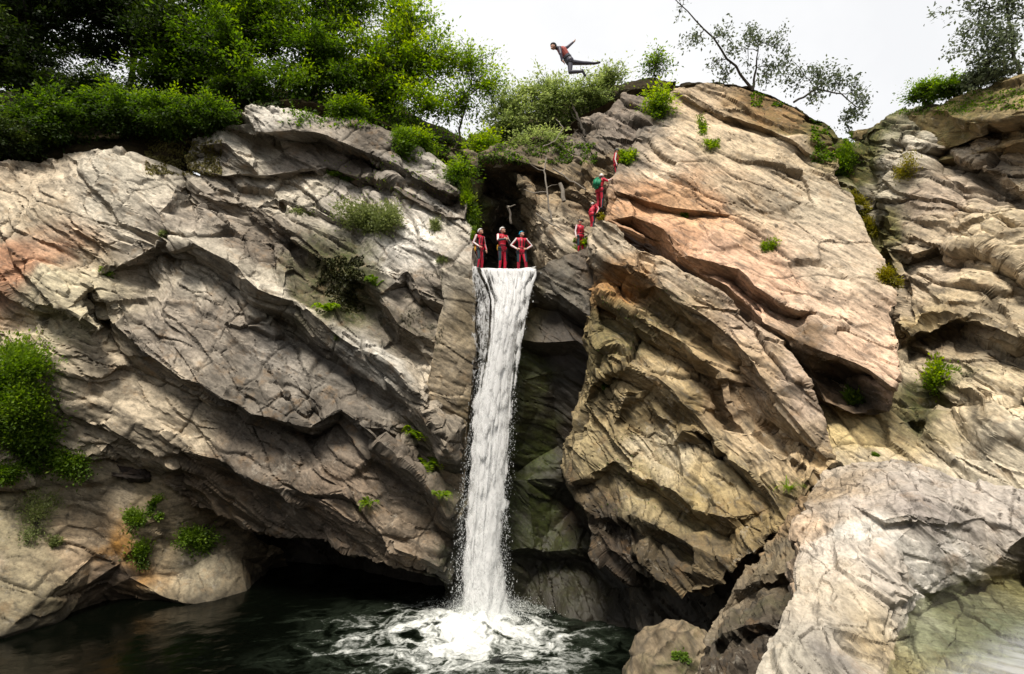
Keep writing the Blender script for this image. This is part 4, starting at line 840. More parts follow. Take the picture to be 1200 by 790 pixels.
# small plants on the rock
PX = lambda Y: Y / 660.0
def dome_plant(label, px, py, wpx, hpx, mat, cat='bush', name='bush', leaf=0.075, dens=1.0, tone=0.5, group=None, droop=0.3, sink=0.0, on=None):
    loc, nor = hit(px, py)
    if on is not None:
        d = Vector(ray(px, py)).normalized(); loc, nor, *_ = on.ray_cast(Vector((0, 0, CAM_Z)), d, 100)
    if loc is None: return
    leaf = leaf * 1.5; dens = dens * 1.5
    k = PX((Vector(loc) - Vector((0, 0, CAM_Z))).length * 0.97); rx, rz = wpx * k / 2, hpx * k / 2
    nor = Vector(nor); out = np.array(nor) * 0.5 + np.array([0, 0, 0.5])
    n = int(dens * 900 * rx * rz / (leaf * leaf) * 0.045) + 60; nc = max(5, n // 28)
    g = rng.normal(0, 1, (nc, 3)); g /= np.linalg.norm(g, axis=1, keepdims=True); g *= (0.45 + 0.55 * rng.random((nc, 1)))
    nl = 3 + int(rng.integers(0, 4)); lc = rng.uniform(-0.75, 0.75, (nl, 3)); ls = 0.25 + 0.4 * rng.random(nl); li = rng.integers(0, nl, nc)
    g = lc[li] * 0.8 + g * ls[li][:, None]
    cc = g * np.array([rx, min(rx, rz * 1.6) * 0.8, rz]); dz = (cc @ np.array(nor)); cc -= np.outer(np.minimum(dz, 0) * 0.9, np.array(nor))
    idx = rng.integers(0, nc, n); o = rng.normal(0, 1, (n, 3)) * min(rx, rz) * 0.20; C = cc[idx] + o; C[:, 2] -= droop * 0.0
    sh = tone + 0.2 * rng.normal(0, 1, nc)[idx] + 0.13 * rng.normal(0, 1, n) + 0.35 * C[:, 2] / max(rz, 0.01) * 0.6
    D = C + rng.normal(0, 0.4 * rx, (n, 3)) + np.array([0, 0, 0.2 * rz])
    root = empty(name, (Vector(loc) + nor * 0.02 - nor * sink).to_tuple()); tag(root, label, cat, group)
    tubes('stem', [(limb((0, 0, -0.05), c * 0.9, 4, 0.15), 0.012, 0.004) for c in cc[:min(nc, 24)]], BARK, root, 4)
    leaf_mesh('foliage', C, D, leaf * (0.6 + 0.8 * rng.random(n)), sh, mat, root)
    return root

def blades(label, px, py, hpx, n, mat, cat='grass', name='grass_tuft', width=0.02, spread=0.35, droop=0.5, group=None, leaflets=False, lean=(0, 0, 0)):
    """arching blades (or fern fronds) from one root"""
    loc, nor = hit(px, py)
    if loc is None: return
    k = PX((Vector(loc) - Vector((0, 0, CAM_Z))).length * 0.97); L = hpx * k
    VV, FF, SH = [], [], []; C, D, S, H = [], [], [], []; fr = []
    for _ in range(n):
        a = rng.random() * 2 * math.pi; up = np.array([0, 0, 1.0]) * 0.7 + np.array(nor) * 0.55 + np.array(lean); d = up + spread * 2 * np.array([math.cos(a), math.sin(a), 0.1 * rng.normal()]); d /= np.linalg.norm(d)
        l = L * (0.6 + 0.5 * rng.random()); t = np.linspace(0, 1, 7); P = np.outer(t * l, d); P[:, 2] -= droop * l * t ** 2.2; P += rng.normal(0, 0.03 * L, 3) * np.array([1, 1, .2])
        side = np.cross(d, [0, 0, 1]); side /= max(np.linalg.norm(side), 1e-3)
        if leaflets:
            for i in range(1, 14):
                tt = i / 14 * 6; i0 = min(int(tt), 5); q = P[i0] + (P[i0 + 1] - P[i0]) * (tt - i0); ll = l * 0.26 * math.sin(math.pi * (0.12 + 0.86 * i / 14))
                for s in (-1, 1):
                    dd = side * s + d * 0.45; C.append(q + dd * ll * 0.5); D.append(dd); S.append(ll); H.append(0.5 + 0.2 * rng.normal())
        if leaflets: fr.append((C, D, S, H)); C, D, S, H = [], [], [], []
        b = len(VV); w = width * (0.7 + 0.6 * rng.random()) * (0.35 if leaflets else 1)
        for i in range(7):
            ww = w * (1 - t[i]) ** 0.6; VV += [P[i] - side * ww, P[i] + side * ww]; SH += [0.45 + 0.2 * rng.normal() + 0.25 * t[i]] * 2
        FF += [(b + 2 * i, b + 2 * i + 1, b + 2 * i + 3, b + 2 * i + 2) for i in range(6)]
    if leaflets:
        root = empty(name, Vector(loc).to_tuple()); tag(root, label, cat, group)
        mesh_np('stem', np.array(VV), np.array(FF), mat, True, {'shade': np.array(SH)}, root)
        for C, D, S, H in fr: leaf_mesh('frond', np.array(C), np.array(D), np.array(S), np.array(H), mat, root, width=0.42)
    else:
        o = mesh_np(name, np.array(VV), np.array(FF), mat, True, {'shade': np.array(SH)}); o.location = loc; tag(o, label, cat, group)

VV_, PL, LI = LEAF_VIVID, LEAF_PALE, LEAF_LIGHT
GP = 'small plants growing on the left cliff'; GS = 'small plants on the pale shelf'; GR = 'small plants growing on the right cliff'
for a in (
    ('large pale green cushion shrub on the light slab of the left cliff', 434, 262, 78, 48, PL, GP, 0.085, 1.5),
    ('small grey green tuft on the light slab, up left of the large cushion shrub', 360, 250, 32, 22, PL, GP, 0.07, 0.8),
    ('leafy green plant hanging from the end of the capping bed', 466, 168, 46, 36, VV_, GP, 0.10, 1),
    ('yellowish tuft on a ledge of the left cliff below the brown hollow', 190, 275, 34, 12, PL, GP, 0.06, 0.7),
    ('small green tuft in a notch on the far left of the left cliff', 121, 321, 18, 12, VV_, GP, 0.06, 0.8),
    ('dry straw coloured cushion at the edge of the dark lower bed', 396, 396, 36, 16, PL, GP, 0.05, 0.8),
    ('olive tuft under the capping bed at the right, near the cleft', 512, 268, 22, 24, PL, GP, 0.06, 0.7),
    ('small olive tuft on the white block beside the chute', 519, 305, 18, 12, PL, GP, 0.05, 0.7),
    ('leafy creeper along the foot of the capping bed', 400, 205, 46, 10, MD, GP, 0.06, 0.8),
    ('mossy green plant hanging in the cleft above the left person', 549, 238, 24, 74, LI, GP, 0.09, 1),
    ('shadowed leafy plant in the cleft just left of the cave', 553, 280, 12, 34, MD, GP, 0.07, 0.9),
    ('upper bright green bush at the left picture edge, against the rust stained rock', 12, 446, 74, 66, VV_, GS, 0.09, 1.1),
    ('broad bright green bush spreading right over the rock at the left picture edge', 40, 490, 104, 78, VV_, GS, 0.09, 1.1),
    ('low bright green bush between the broad bush and the dark clump at the left edge', 14, 524, 62, 50, VV_, GS, 0.09, 1.1),
    ('rounded green bush hanging on the upper edge of the pale shelf', 86, 537, 60, 42, VV_, GS, 0.085, 1.1),
    ('dark green clump at the picture edge under the large bush', 6, 552, 34, 26, MD, GS, 0.08, 1),
    ('round green tuft left of the orange stain, upper one of the middle pair', 163, 611, 26, 24, VV_, GS, 0.07, 1),
    ('upright green tuft just right of the orange stain', 165, 648, 23, 31, VV_, GS, 0.07, 1),
    ('widest leafy green clump low on the shelf near the water', 225, 632, 54, 34, VV_, GS, 0.08, 1),
    ('small leafy tuft beside a crack, highest on the shelf', 181, 588, 16, 16, VV_, GS, 0.07, 0.9),
    ('small leafy tuft right above the widest clump', 185, 604, 20, 12, VV_, GS, 0.07, 0.9),
    ('sparse pale weed sprawling on the left part of the shelf', 44, 608, 34, 50, PL, GS, 0.05, 0.35),
    ('tiny yellow green weed at the lower left of the shelf', 64, 634, 18, 12, PL, GS, 0.05, 0.6),
    ('bright yellow green plant at the pink slab corner beside the topmost climber', 736, 186, 34, 24, LI, GR, 0.09, 1),
    ('bright green clump at the top corner of the buttress', 682, 288, 24, 16, LI, GR, 0.08, 1),
    ('yellow green tuft on the slab foot, right of the buttress corner', 733, 265, 22, 10, LI, GR, 0.07, 0.9),
    ('small yellow plant under the lower climbers', 708, 255, 14, 14, LEAF_YELLOW, GR, 0.06, 0.8),
    ('slender yellow green sprig in a crack high on the pink slab', 824, 150, 14, 40, LI, GR, 0.06, 0.6),
    ('spreading green weed below the slender sprig on the pink slab', 832, 172, 26, 18, LI, GR, 0.07, 0.8),
    ('little bright fern tuft in the middle of the pink slab', 801, 252, 12, 18, VV_, GR, 0.07, 0.9),
    ('small weed in the seam at the right edge of the pink slab', 901, 290, 22, 22, LI, GR, 0.06, 0.7),
    ('leafy dark green plant hanging under the tip of the pink slab', 1007, 475, 24, 36, MD, GR, 0.10, 0.9),
    ('round olive green bush in the crack of the right hand cliff', 1097, 447, 34, 40, LI, GR, 0.08, 1.1),
    ('faint yellow grass patch on the pale rock of the right hand cliff', 1062, 198, 42, 26, LEAF_YELLOW, GR, 0.05, 0.35),
    ('uppermost yellow moss clump in the long crack', 1003, 238, 20, 34, LEAF_YELLOW, GR, 0.06, 0.9),
    ('middle yellow moss clump in the long crack', 1020, 268, 18, 26, LEAF_YELLOW, GR, 0.06, 0.9),
    ('lowest yellow moss clump in the long crack', 1038, 322, 24, 38, LEAF_YELLOW, GR, 0.06, 0.9),
    ('green plant cushion where the long crack meets the soil', 988, 200, 34, 46, MD, GR, 0.07, 0.9),
    ('tiny green tuft on the rim of the foreground ledge', 1025, 533, 10, 8, VV_, GR, 0.05, 0.8),
    ('small moss green tuft low on the buttress face', 711, 452, 16, 10, VV_, GR, 0.05, 0.8)):
    dome_plant(a[0], a[1], a[2], a[3], a[4], a[5], 'plant' if a[3] < 60 else 'bush', 'plant' if a[3] < 60 else 'bush', a[7], a[8], 0.5, a[6])
dome_plant('green sprig on top of the boulder in the pool', 800, 766, 26, 14, VV_, 'plant', 'plant', 0.05, 0.8, 0.5, None, on=BOULDER_BVH)
for a in (('arching fern tuft beneath the pale cushion shrub', 440, 336, 30, 10, VV_), ('yellow green fern along the top of the dark lower bed', 384, 366, 30, 9, LI),
          ('long hanging fern on the rock left of the falling water, upper one', 488, 515, 40, 9, LI), ('bright fern left of the falling water, lower one', 502, 546, 34, 12, LI),
          ('small fern near the lower lip beside the falling water', 515, 582, 24, 9, LI), ('tiny fern pair on the dark lower bed of the left cliff', 432, 591, 20, 8, LI)):
    blades(a[0], a[1], a[2], a[3], a[4], a[5], 'fern', 'fern', 0.012, 0.4, 0.75, 'ferns on the left cliff', True)
blades('grass tuft in the gap above the foreground ledge', 925, 574, 34, 40, LI, 'grass', 'grass_tuft', 0.018, 0.45, 0.6)
blades('green grass tuft beside the boulder under the foreground ledge', 806, 782, 24, 24, VV_, 'grass', 'grass_tuft', 0.014, 0.4, 0.5) if False else None
# moss and hanging grass that nobody could count
def stuff_patch(name, label, quads, n, size, mat, lift=0.03, hang=0.4):
    C, D, S, H = [], [], [], []
    for (x0, y0, x1, y1, share) in quads:
        for _ in range(int(n * share)):
            loc, nor = hit(x0 + (x1 - x0) * rng.random(), y0 + (y1 - y0) * rng.random())
            if loc is None: continue
            p = np.array(loc); q = fbm(p[None] * 1.3, 2, 55)[0]
            if q < -0.15: continue
            C.append(p + np.array(nor) * lift * rng.random()); D.append(np.array(nor) + np.array([0, 0, -hang]) + rng.normal(0, 0.5, 3)); S.append(size * (0.5 + rng.random())); H.append(0.45 + 0.3 * q + 0.15 * rng.normal())
    if C: tag(leaf_mesh(name, np.array(C), np.array(D), np.array(S), np.array(H), mat), label, None, None, 'stuff')
stuff_patch('moss', 'dark moss lining the hollow of the left cliff', [(370, 300, 428, 366, 1)], 4200, 0.12, MOSS)
stuff_patch('moss', 'moss in the joints of the broken blocks near the chute', [(478, 318, 520, 352, .4), (470, 345, 500, 385, .4), (500, 380, 520, 412, .2)], 900, 0.07, MOSS)
stuff_patch('grass', 'short grass on the soil at the top of the pink slab', [(880, 98, 950, 125, .35), (950, 130, 1000, 190, .65)], 3800, 0.14, MD, 0.08)
stuff_patch('grass', 'dry grass hanging over the brown hollow under the shrubs', [(170, 165, 260, 205, 1)], 2400, 0.16, DRYGRASS, 0.06, 1.2)
stuff_patch('undergrowth', 'low green growth along the rim of the right hand cliff', [(1040, 118, 1140, 135, .6), (1130, 105, 1200, 130, .4)], 1700, 0.09, MD, 0.06)
stuff_patch('undergrowth', 'dark undergrowth on the ground beneath the far left trees', [(0, 84, 240, 135, .8), (235, 95, 330, 126, .2)], 6000, 0.22, DK, 0.25)
stuff_patch('undergrowth', 'green undergrowth behind the bushes of the capping bed', [(330, 100, 470, 150, .6), (460, 140, 545, 190, .4)], 3500, 0.18, MD, 0.2)
stuff_patch('undergrowth', 'brownish growth hanging above the cave', [(560, 168, 700, 192, 1)], 2600, 0.13, LEAF_MID, 0.1, 0.8)

stuff_patch('grass', 'sparse grass along the foot of the capping bed', [(375, 188, 545, 232, 1)], 420, 0.10, LI, 0.05, 0.2)
stuff_patch('moss', 'mossy growth along the cracks of the buttress', [(700, 330, 830, 420, .5), (700, 500, 780, 600, .5)], 500, 0.06, MD, 0.03)
# ------------------------------------------------------------------ dead wood
def log(name, label, cat, pts, r0, r1, mat=DEADWOOD, group=None, twigs=()):
    P = np.array([P3(*p) for p in pts]); Q = np.concatenate([np.linspace(P[i], P[i + 1], 5, endpoint=False) for i in range(len(P) - 1)] + [P[-1:]]); Q[1:-1] += rng.normal(0, r0 * 0.35, (len(Q) - 2, 3))
    lines = [(Q - Q[0], r0, r1)] + [(limb(Q[i] - Q[0], Q[i] - Q[0] + np.array(v), 5, 0.15), r1 * 0.7, 0.006) for i, v in twigs]
    o = tubes(name, lines, mat, None, 8); o.location = Q[0]; tag(o, label, cat, group)
log('dead_log', 'upright pale broken log above the cave, thickest of the dead wood', 'log', [(661, 236, 25.0), (656, 215, 25.1)], 0.10, 0.09)
log('dead_branch', 'upright pale stick in the cave behind the middle person', 'branch', [(599, 262, 25.9), (596, 244, 25.8), (594, 242, 25.7)], 0.055, 0.05)
log('dead_branch', 'short pale side stick jutting from the top of the upright stick in the cave', 'branch', [(595, 243.5, 25.65), (604, 240, 25.5)], 0.03, 0.018)
log('dead_branch', 'thin bare stem standing in front of the rocks right of the cave', 'branch', [(646, 256, 24.8), (641, 225, 24.9), (638, 200, 25.1), (640, 185, 25.3)], 0.045, 0.03, twigs=((3, (-0.5, 0, 0.35)), (6, (0.5, 0.1, 0.2)), (10, (-0.7, 0.1, 0.5))))
log('dead_branch', 'long pale branch slanting down from the bushes above the cave', 'branch', [(636, 172, 26.2), (650, 166, 26.3), (660, 150, 26.6), (652, 140, 27)], 0.03, 0.015)
log('dead_branch', 'curved branch hanging left over the cave roof', 'branch', [(640, 225, 25.3), (625, 226, 25.4), (614, 222, 25.6)], 0.03, 0.015)
log('dead_branch', 'straight fallen branch slanting across the rocks above the cave', 'branch', [(648, 198, 25.9), (664, 208, 25.7), (686, 222, 25.4)], 0.045, 0.03, twigs=((3, (0.2, 0, 0.4)),))
log('dead_branch', 'fallen branch lying on rubble right of the upright stem', 'branch', [(628, 250, 24.9), (645, 262, 24.7), (662, 270, 24.6)], 0.04, 0.025)
log('leaning_sapling', 'dark leaning stem among the hazy bushes', 'sapling', [(686, 160, 27.2), (680, 145, 27.6), (672, 126, 28.2)], 0.07, 0.05, BARK, None, ((5, (-0.5, 0, 0.7)), (8, (-0.3, 0, 0.9))))

def stray_stone():
    loc, nor = hit(148, 558); bm = bmesh.new(); bmesh.ops.create_icosphere(bm, subdivisions=5, radius=1.0)
    V = np.array([v.co for v in bm.verts]); F = np.array([[v.index for v in f.verts] for f in bm.faces]); bm.free()
    U = V.copy(); V = V * np.array([0.9, 0.4, 0.3]) ; V += U * (0.22 * fbm(U * 1.8, 4, 301))[:, None]; V[:, 2] -= 0.12 * V[:, 0]
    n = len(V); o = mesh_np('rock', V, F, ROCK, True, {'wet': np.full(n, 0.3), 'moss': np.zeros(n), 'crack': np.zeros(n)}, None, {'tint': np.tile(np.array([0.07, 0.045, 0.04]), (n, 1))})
    o.location = loc + Vector((0, 0.1, 0.08)); tag(o, 'dark reddish rock wedged under the left cliff on top of the shelf', 'rock')
stray_stone()

# ------------------------------------------------------------------ people
def capsule(bm, a, b, ra, rb, seg=12):
    a, b = Vector(a), Vector(b); d = b - a; L = d.length
    q = Vector((0, 0, 1)).rotation_difference(d.normalized()) if L > 1e-6 else Quaternion()
    rings = []
    prof = [(-ra * math.cos(t), ra * math.sin(t)) for t in (0.35, 0.8, 1.2)] + [(0, ra), (L * .5, (ra + rb) / 2), (L, rb)] + [(L + rb * math.sin(t), rb * math.cos(t)) for t in (0.4, 0.8, 1.2)]
    for z, r in prof: rings.append([bm.verts.new(a + q @ Vector((r * math.cos(2 * math.pi * k / seg), r * math.sin(2 * math.pi * k / seg), z))) for k in range(seg)])
    for r0, r1 in zip(rings, rings[1:]):
        for k in range(seg): bm.faces.new((r0[k], r0[(k + 1) % seg], r1[(k + 1) % seg], r1[k]))
    bm.faces.new(rings[0][::-1]); bm.faces.new(rings[-1])

def ball(bm, c, r, rot=None):
    m = Matrix.Translation(Vector(c)) @ (rot.to_matrix().to_4x4() if rot else Matrix()) @ Matrix.Diagonal((*r, 1)); bmesh.ops.create_uvsphere(bm, u_segments=16, v_segments=12, radius=1, matrix=m)

def attr_mat(name, rough):
    m, nt, b = new_mat(name); N = NT(nt); P = N.n('ShaderNodeTexCoord').outputs['Object']
    N.l(N.mix(1.0, N.attr('paint', 'Color'), N.ramp(N.noise(P, 20, 4), [(0.3, 0.8), (0.7, 1.15)]), 'MULTIPLY'), b.inputs['Base Color']); b.inputs['Roughness'].default_value = rough; return m
BODY_MAT = attr_mat('wetsuit_and_skin', 0.5)
RED, WHITE, TEAL, SKIN, BLACK = (0.58, 0.012, 0.045), (0.78, 0.72, 0.72), (0.012, 0.035, 0.045), (0.50, 0.27, 0.19), (0.014, 0.014, 0.018)
HELM_W = plain('white_helmet_shell', (0.72, 0.70, 0.68), 0.3); HELM_B = plain('blue_helmet_shell', (0.02, 0.33, 0.55), 0.3); HELM_D = plain('dark_helmet_shell', (0.05, 0.06, 0.06), 0.35)
STRAP = plain('black_webbing', (0.015, 0.015, 0.018), 0.7); YEL = plain('yellow_pouch', (0.62, 0.33, 0.02), 0.6); GREENBAG = plain('green_bag_cloth', (0.0, 0.20, 0.09), 0.6); EYE = plain('eye_dark', (0.02, 0.015, 0.012), 0.2)
BOOT = plain('black_boot', (0.02, 0.02, 0.022), 0.6)

def person(label, foot, yaw, pose, helmet, suit=RED, stripe=WHITE, panel=TEAL, torso=RED, scale=1.0, pouch=None, strap=True, group=None, leg=None, fore=None, calf=None, side=None):
    """pose joints in the body's own frame: forward, left, up (metres)"""
    J = dict(pelvis=(0, 0, .96), waist=(0, 0, 1.12), chest=(0.01, 0, 1.32), neck=(0.0, 0, 1.48), head=(0.03, 0, 1.635),
             sh_l=(0, .185, 1.42), sh_r=(0, -.185, 1.42), el_l=(-.03, .25, 1.13), el_r=(-.03, -.25, 1.13), wr_l=(.05, .26, .88), wr_r=(.05, -.26, .88), ha_l=(.08, .26, .79), ha_r=(.08, -.26, .79),
             hp_l=(0, .095, .92), hp_r=(0, -.095, .92), kn_l=(.04, .115, .5), kn_r=(.04, -.115, .5), an_l=(-.02, .125, .085), an_r=(-.02, -.125, .085), to_l=(.17, .15, .03), to_r=(.17, -.15, .03), look=(1, 0, 0))
    J.update(pose); J = {k: Vector(v) for k, v in J.items()}
    leg = leg or suit
    root = empty('person', foot); root.rotation_euler = (0, 0, yaw); root.scale = (scale,) * 3; tag(root, label, 'person', group)
    up = Vector((0, 0, 1)); bm = bmesh.new(); caps = []
    def cap(a, b, ra, rb, col):
        if ra > .03: ra, rb = ra * 1.1, rb * 1.1
        capsule(bm, a, b, ra, rb); caps.append((Vector(a), Vector(b), ra, rb, col))
    cap(J['pelvis'], J['waist'], .135, .125, leg); cap(J['waist'], J['chest'], .125, .145, torso); cap(J['chest'], (J['chest'] + J['neck']) / 2, .145, .10, torso)
    cap((J['sh_l'] + J['chest']) / 2, (J['sh_r'] + J['chest']) / 2, .10, .10, torso); cap(J['sh_l'], J['sh_r'], .068, .068, suit)
    cap(J['hp_l'], J['hp_r'], .115, .115, leg)
    look = J['look'].normalized(); cap(J['neck'] - (J['head'] - J['neck']) * .2, J['head'] - look * .02, .062, .058, BLACK)
    for s in 'lr':
        cap(J['sh_' + s], J['el_' + s], .062, .046, suit); cap(J['el_' + s], J['wr_' + s], .046, .032, fore or suit)
        cap(J['hp_' + s], J['kn_' + s], .092, .062, leg); mid = J['kn_' + s] + (J['an_' + s] - J['kn_' + s]) * .35
        cap(J['kn_' + s], mid, .06, .058, calf or leg); cap(mid, J['an_' + s], .058, .04, calf or leg)
        heel = J['an_' + s] - (J['to_' + s] - J['an_' + s]) * .25; heel = heel + (J['an_' + s] - J['kn_' + s]).normalized() * .03
        cap(heel, J['to_' + s], .042, .036, BLACK); cap(J['an_' + s], heel, .042, .042, BLACK)
        # hand: palm, four fingers of unequal length with a bend, thumb from the side
        h = (J['ha_' + s] - J['wr_' + s]).normalized(); sd = h.cross(Vector((1, 0, 0.25)) if abs(h.x) < .8 else Vector((0, 0, 1))).normalized(); nm = h.cross(sd).normalized()
        w = J['wr_' + s]; pc = w + h * .085
        for k in (-1, 0, 1): cap(w + sd * .012 * k, pc + sd * .022 * k, .02, .016, SKIN)
        for k, ln in zip((-1.5, -.5, .5, 1.5), (.062, .074, .078, .068)):
            b0 = pc + sd * .0185 * k; b1 = b0 + h * ln * .55 + nm * .006; b2 = b1 + h * ln * .4 + nm * .024; cap(b0, b1, .0095, .009, SKIN); cap(b1, b2, .009, .0078, SKIN)
        t0 = w + h * .03 + sd * .026; t1 = t0 + h * .035 + sd * .03 + nm * .012; t2 = t1 + h * .03 + sd * .006 + nm * .012; cap(t0, t1, .013, .011, SKIN); cap(t1, t2, .011, .009, SKIN)
    # head with nose, chin and ears
    right = look.cross(up).normalized(); hu = right.cross(look).normalized(); hd = J['head']
    q = Matrix((look, -right, hu)).transposed().to_quaternion()
    ball(bm, hd, (.098, .076, .115), q); caps.append((hd - hu * .03, hd + hu * .03, .09, .09, SKIN))
    cap(hd - hu * .06 + look * .035, hd - hu * .085 + look * .055, .05, .034, SKIN); cap(hd + look * .088 - hu * .002, hd + look * .108 - hu * .03, .012, .015, SKIN)
    for s in (-1, 1): cap(hd + right * s * .076 + hu * .012, hd + right * s * .078 - hu * .022, .014, .01, SKIN)
    me = bpy.data.meshes.new('body_source'); bm.to_mesh(me); bm.free(); tmp = bpy.data.objects.new('body_source', me); COL.objects.link(tmp)
    md = tmp.modifiers.new('r', 'REMESH'); md.mode = 'VOXEL'; md.voxel_size = 0.0095; sm = tmp.modifiers.new('s', 'SMOOTH'); sm.factor = 0.4; sm.iterations = 2
    dg = bpy.context.evaluated_depsgraph_get(); body = bpy.data.meshes.new_from_object(tmp.evaluated_get(dg)); bpy.data.objects.remove(tmp); bpy.data.meshes.remove(me)
    nV = len(body.vertices); co = np.empty(nV * 3, np.float32); body.vertices.foreach_get('co', co); co = co.reshape(-1, 3).astype(float)
    best = np.full(nV, 9.0); colr = np.zeros((nV, 3))
    for a, b, ra, rb, c in caps:
        a_, b_ = np.array(a), np.array(b); d = b_ - a_; L2 = max(d @ d, 1e-9); t = np.clip(((co - a_) @ d) / L2, 0, 1); dist = np.linalg.norm(co - a_ - t[:, None] * d, axis=1) - (ra + (rb - ra) * t)
        k = dist < best; best[k] = dist[k]; colr[k] = c
    # stripes down the arms, dark panels on the thighs
    def line(a, b, off, rad, col, only):
        a_, b_ = np.array(a + off), np.array(b + off); d = b_ - a_; t = np.clip(((co - a_) @ d) / max(d @ d, 1e-9), 0, 1); k = (np.linalg.norm(co - a_ - t[:, None] * d, axis=1) < rad) & (np.abs(colr - np.array(only)).sum(1) < 1e-6); colr[k] = col
    for s, sg in (('l', 1), ('r', -1)):
        o = Vector((.045, .045 * sg, .01)); line(J['sh_' + s], J['el_' + s], o, .042, stripe, suit); line(J['el_' + s], J['wr_' + s], o * .7, .036, stripe, suit)
        line(J['hp_' + s], J['kn_' + s], Vector((.05, .06 * sg, 0)), .078, panel, leg); line(J['kn_' + s], J['an_' + s], Vector((-.02, .05 * sg, 0)), .045, panel, leg)
    if side:                                             # contrasting flank panels
        for sg in (1, -1): line(J['pelvis'] + Vector((0, .13 * sg, 0)), J['chest'] + Vector((0, .15 * sg, .02)), Vector((0, 0, 0)), .075, side, torso)
    if strap:
        for s in (.06, -.06): line(J['waist'] + Vector((.12, s, 0)), J['chest'] + Vector((.13, s, .1)), Vector((0, 0, 0)), .026, BLACK, torso)
        line(J['sh_l'], J['chest'], Vector((.02, 0, .05)), .02, BLACK, torso)
    body.attributes.new('paint', 'FLOAT_COLOR', 'POINT').data.foreach_set('color', np.concatenate([colr, np.ones((nV, 1))], 1).astype(np.float32).ravel())
    for p in body.polygons: p.use_smooth = True
    body.materials.clear(); body.materials.append(BODY_MAT); body.name = 'body'; ob = bpy.data.objects.new('body', body); COL.objects.link(ob); ob.parent = root
    def child(name, fn, mat, par=root):
        b = bmesh.new(); fn(b); m = bpy.data.meshes.new(name); b.to_mesh(m); b.free(); m.materials.append(mat); o = bpy.data.objects.new(name, m); COL.objects.link(o); o.parent = par
        for p in m.polygons: p.use_smooth = True
        return o
    def shell(b):                                        # helmet: domed shell cut level with the brow, small peak
        ball(b, hd + hu * .03 - look * .008, (.122, .102, .118), q)
        cut = [v for v in b.verts if (v.co - hd).dot(hu) < .012 - .03 * (1 if (v.co - hd).dot(look) < 0 else -1)]
        bmesh.ops.delete(b, geom=cut, context='VERTS')
        bmesh.ops.solidify(b, geom=b.faces[:], thickness=.012)
    hm = child('helmet', shell, helmet)
    child('chin_strap', lambda b: [capsule(b, hd + right * s * .088 + hu * .02, hd - hu * .115 + look * .045, .008, .008, 6) for s in (-1, 1)], STRAP, hm)
    for s in (-1, 1): child('eye', lambda b: ball(b, hd + look * .089 + right * s * .031 + hu * .016, (.011, .011, .009)), EYE)
    def belt(b):
        c = (J['pelvis'] + J['waist']) / 2; ax = (J['waist'] - J['pelvis']).normalized(); u = ax.orthogonal().normalized(); v = ax.cross(u); pr = [c + (u * math.cos(k * math.pi / 8) + v * math.sin(k * math.pi / 8)) * .137 for k in range(17)]
        for p, r in zip(pr, pr[1:]): capsule(b, p, r, .02, .02, 6)
        for s in 'lr':
            d = (J['kn_' + s] - J['hp_' + s]).normalized(); c2 = J['hp_' + s] + d * .1; u2 = d.orthogonal().normalized(); v2 = d.cross(u2); pr = [c2 + (u2 * math.cos(k * math.pi / 6) + v2 * math.sin(k * math.pi / 6)) * .095 for k in range(13)]
            for p, r in zip(pr, pr[1:]): capsule(b, p, r, .014, .014, 6)
            capsule(b, J['hp_' + s] + Vector((.06, 0, .1)), c2 + Vector((.07, 0, 0)), .012, .012, 6)
    hs = child('harness', belt, STRAP)
    if pouch: child('pouch', lambda b: (ball(b, J['pelvis'] + Vector(pouch), (.07, .05, .10)), capsule(b, J['pelvis'] + Vector(pouch) + Vector((0, 0, .1)), J['pelvis'] + Vector(pouch) + Vector((0, 0, -.05)), .05, .03)), YEL, hs)
    return root

GPPL = 'people in red wetsuits in the gorge'
HIPS = dict(el_l=(-.06, .40, 1.18), el_r=(-.06, -.40, 1.18), wr_l=(.08, .2, 1.02), wr_r=(.08, -.2, 1.02), ha_l=(.15, .13, 1.0), ha_r=(.15, -.13, 1.0))
def feet(px, py, Y): return at(px, py, Y).tolist()
person('person with white helmet and yellow pouch, leftmost on the ledge, gazing up', feet(562, 317, 24.45), math.radians(-45),
    dict(kn_r=(.10, -.12, .50), an_r=(.03, -.15, .085), to_r=(.21, -.2, .03), hp_r=(.02, -.095, .91), chest=(.0, .02, 1.32), neck=(-.01, .03, 1.48), el_r=(-.08, -.27, 1.14), wr_r=(.13, -.17, .97), ha_r=(.2, -.12, .94), el_l=(.02, .25, 1.13), wr_l=(.14, .24, .89), ha_l=(.18, .23, .8), head=(.05, 0, 1.63), look=(1, .35, .42)), HELM_W, pouch=(-.05, -.19, -.08), scale=1.07, side=BLACK)
person('person in the middle of the ledge with white helmet and folded arms', feet(588.5, 319.5, 24.45), math.radians(-55),
    dict(el_l=(.10, .27, 1.17), wr_l=(.27, .06, 1.24), ha_l=(.28, -.04, 1.28), el_r=(.12, -.27, 1.2), wr_r=(.30, -.07, 1.22), ha_r=(.36, .06, 1.24), look=(1, .5, .35)), HELM_W, pouch=(-.02, -.17, -.04), scale=1.16, fore=TEAL, strap=False, torso=(0.50, 0.01, 0.03))
person('person with bright blue helmet and hands on hips, rightmost on the ledge', feet(611, 321.5, 24.35), math.radians(-82), dict(HIPS, look=(.85, .55, .5), head=(.02, .02, 1.63), kn_l=(.10, .16, .5), an_l=(.04, .20, .085), to_l=(.2, .26, .03), pelvis=(0, -.02, .96), el_l=(-.08, .43, 1.2)), HELM_B, scale=1.10, side=(0.02, 0.02, 0.025), calf=(0.35, 0.012, 0.035))

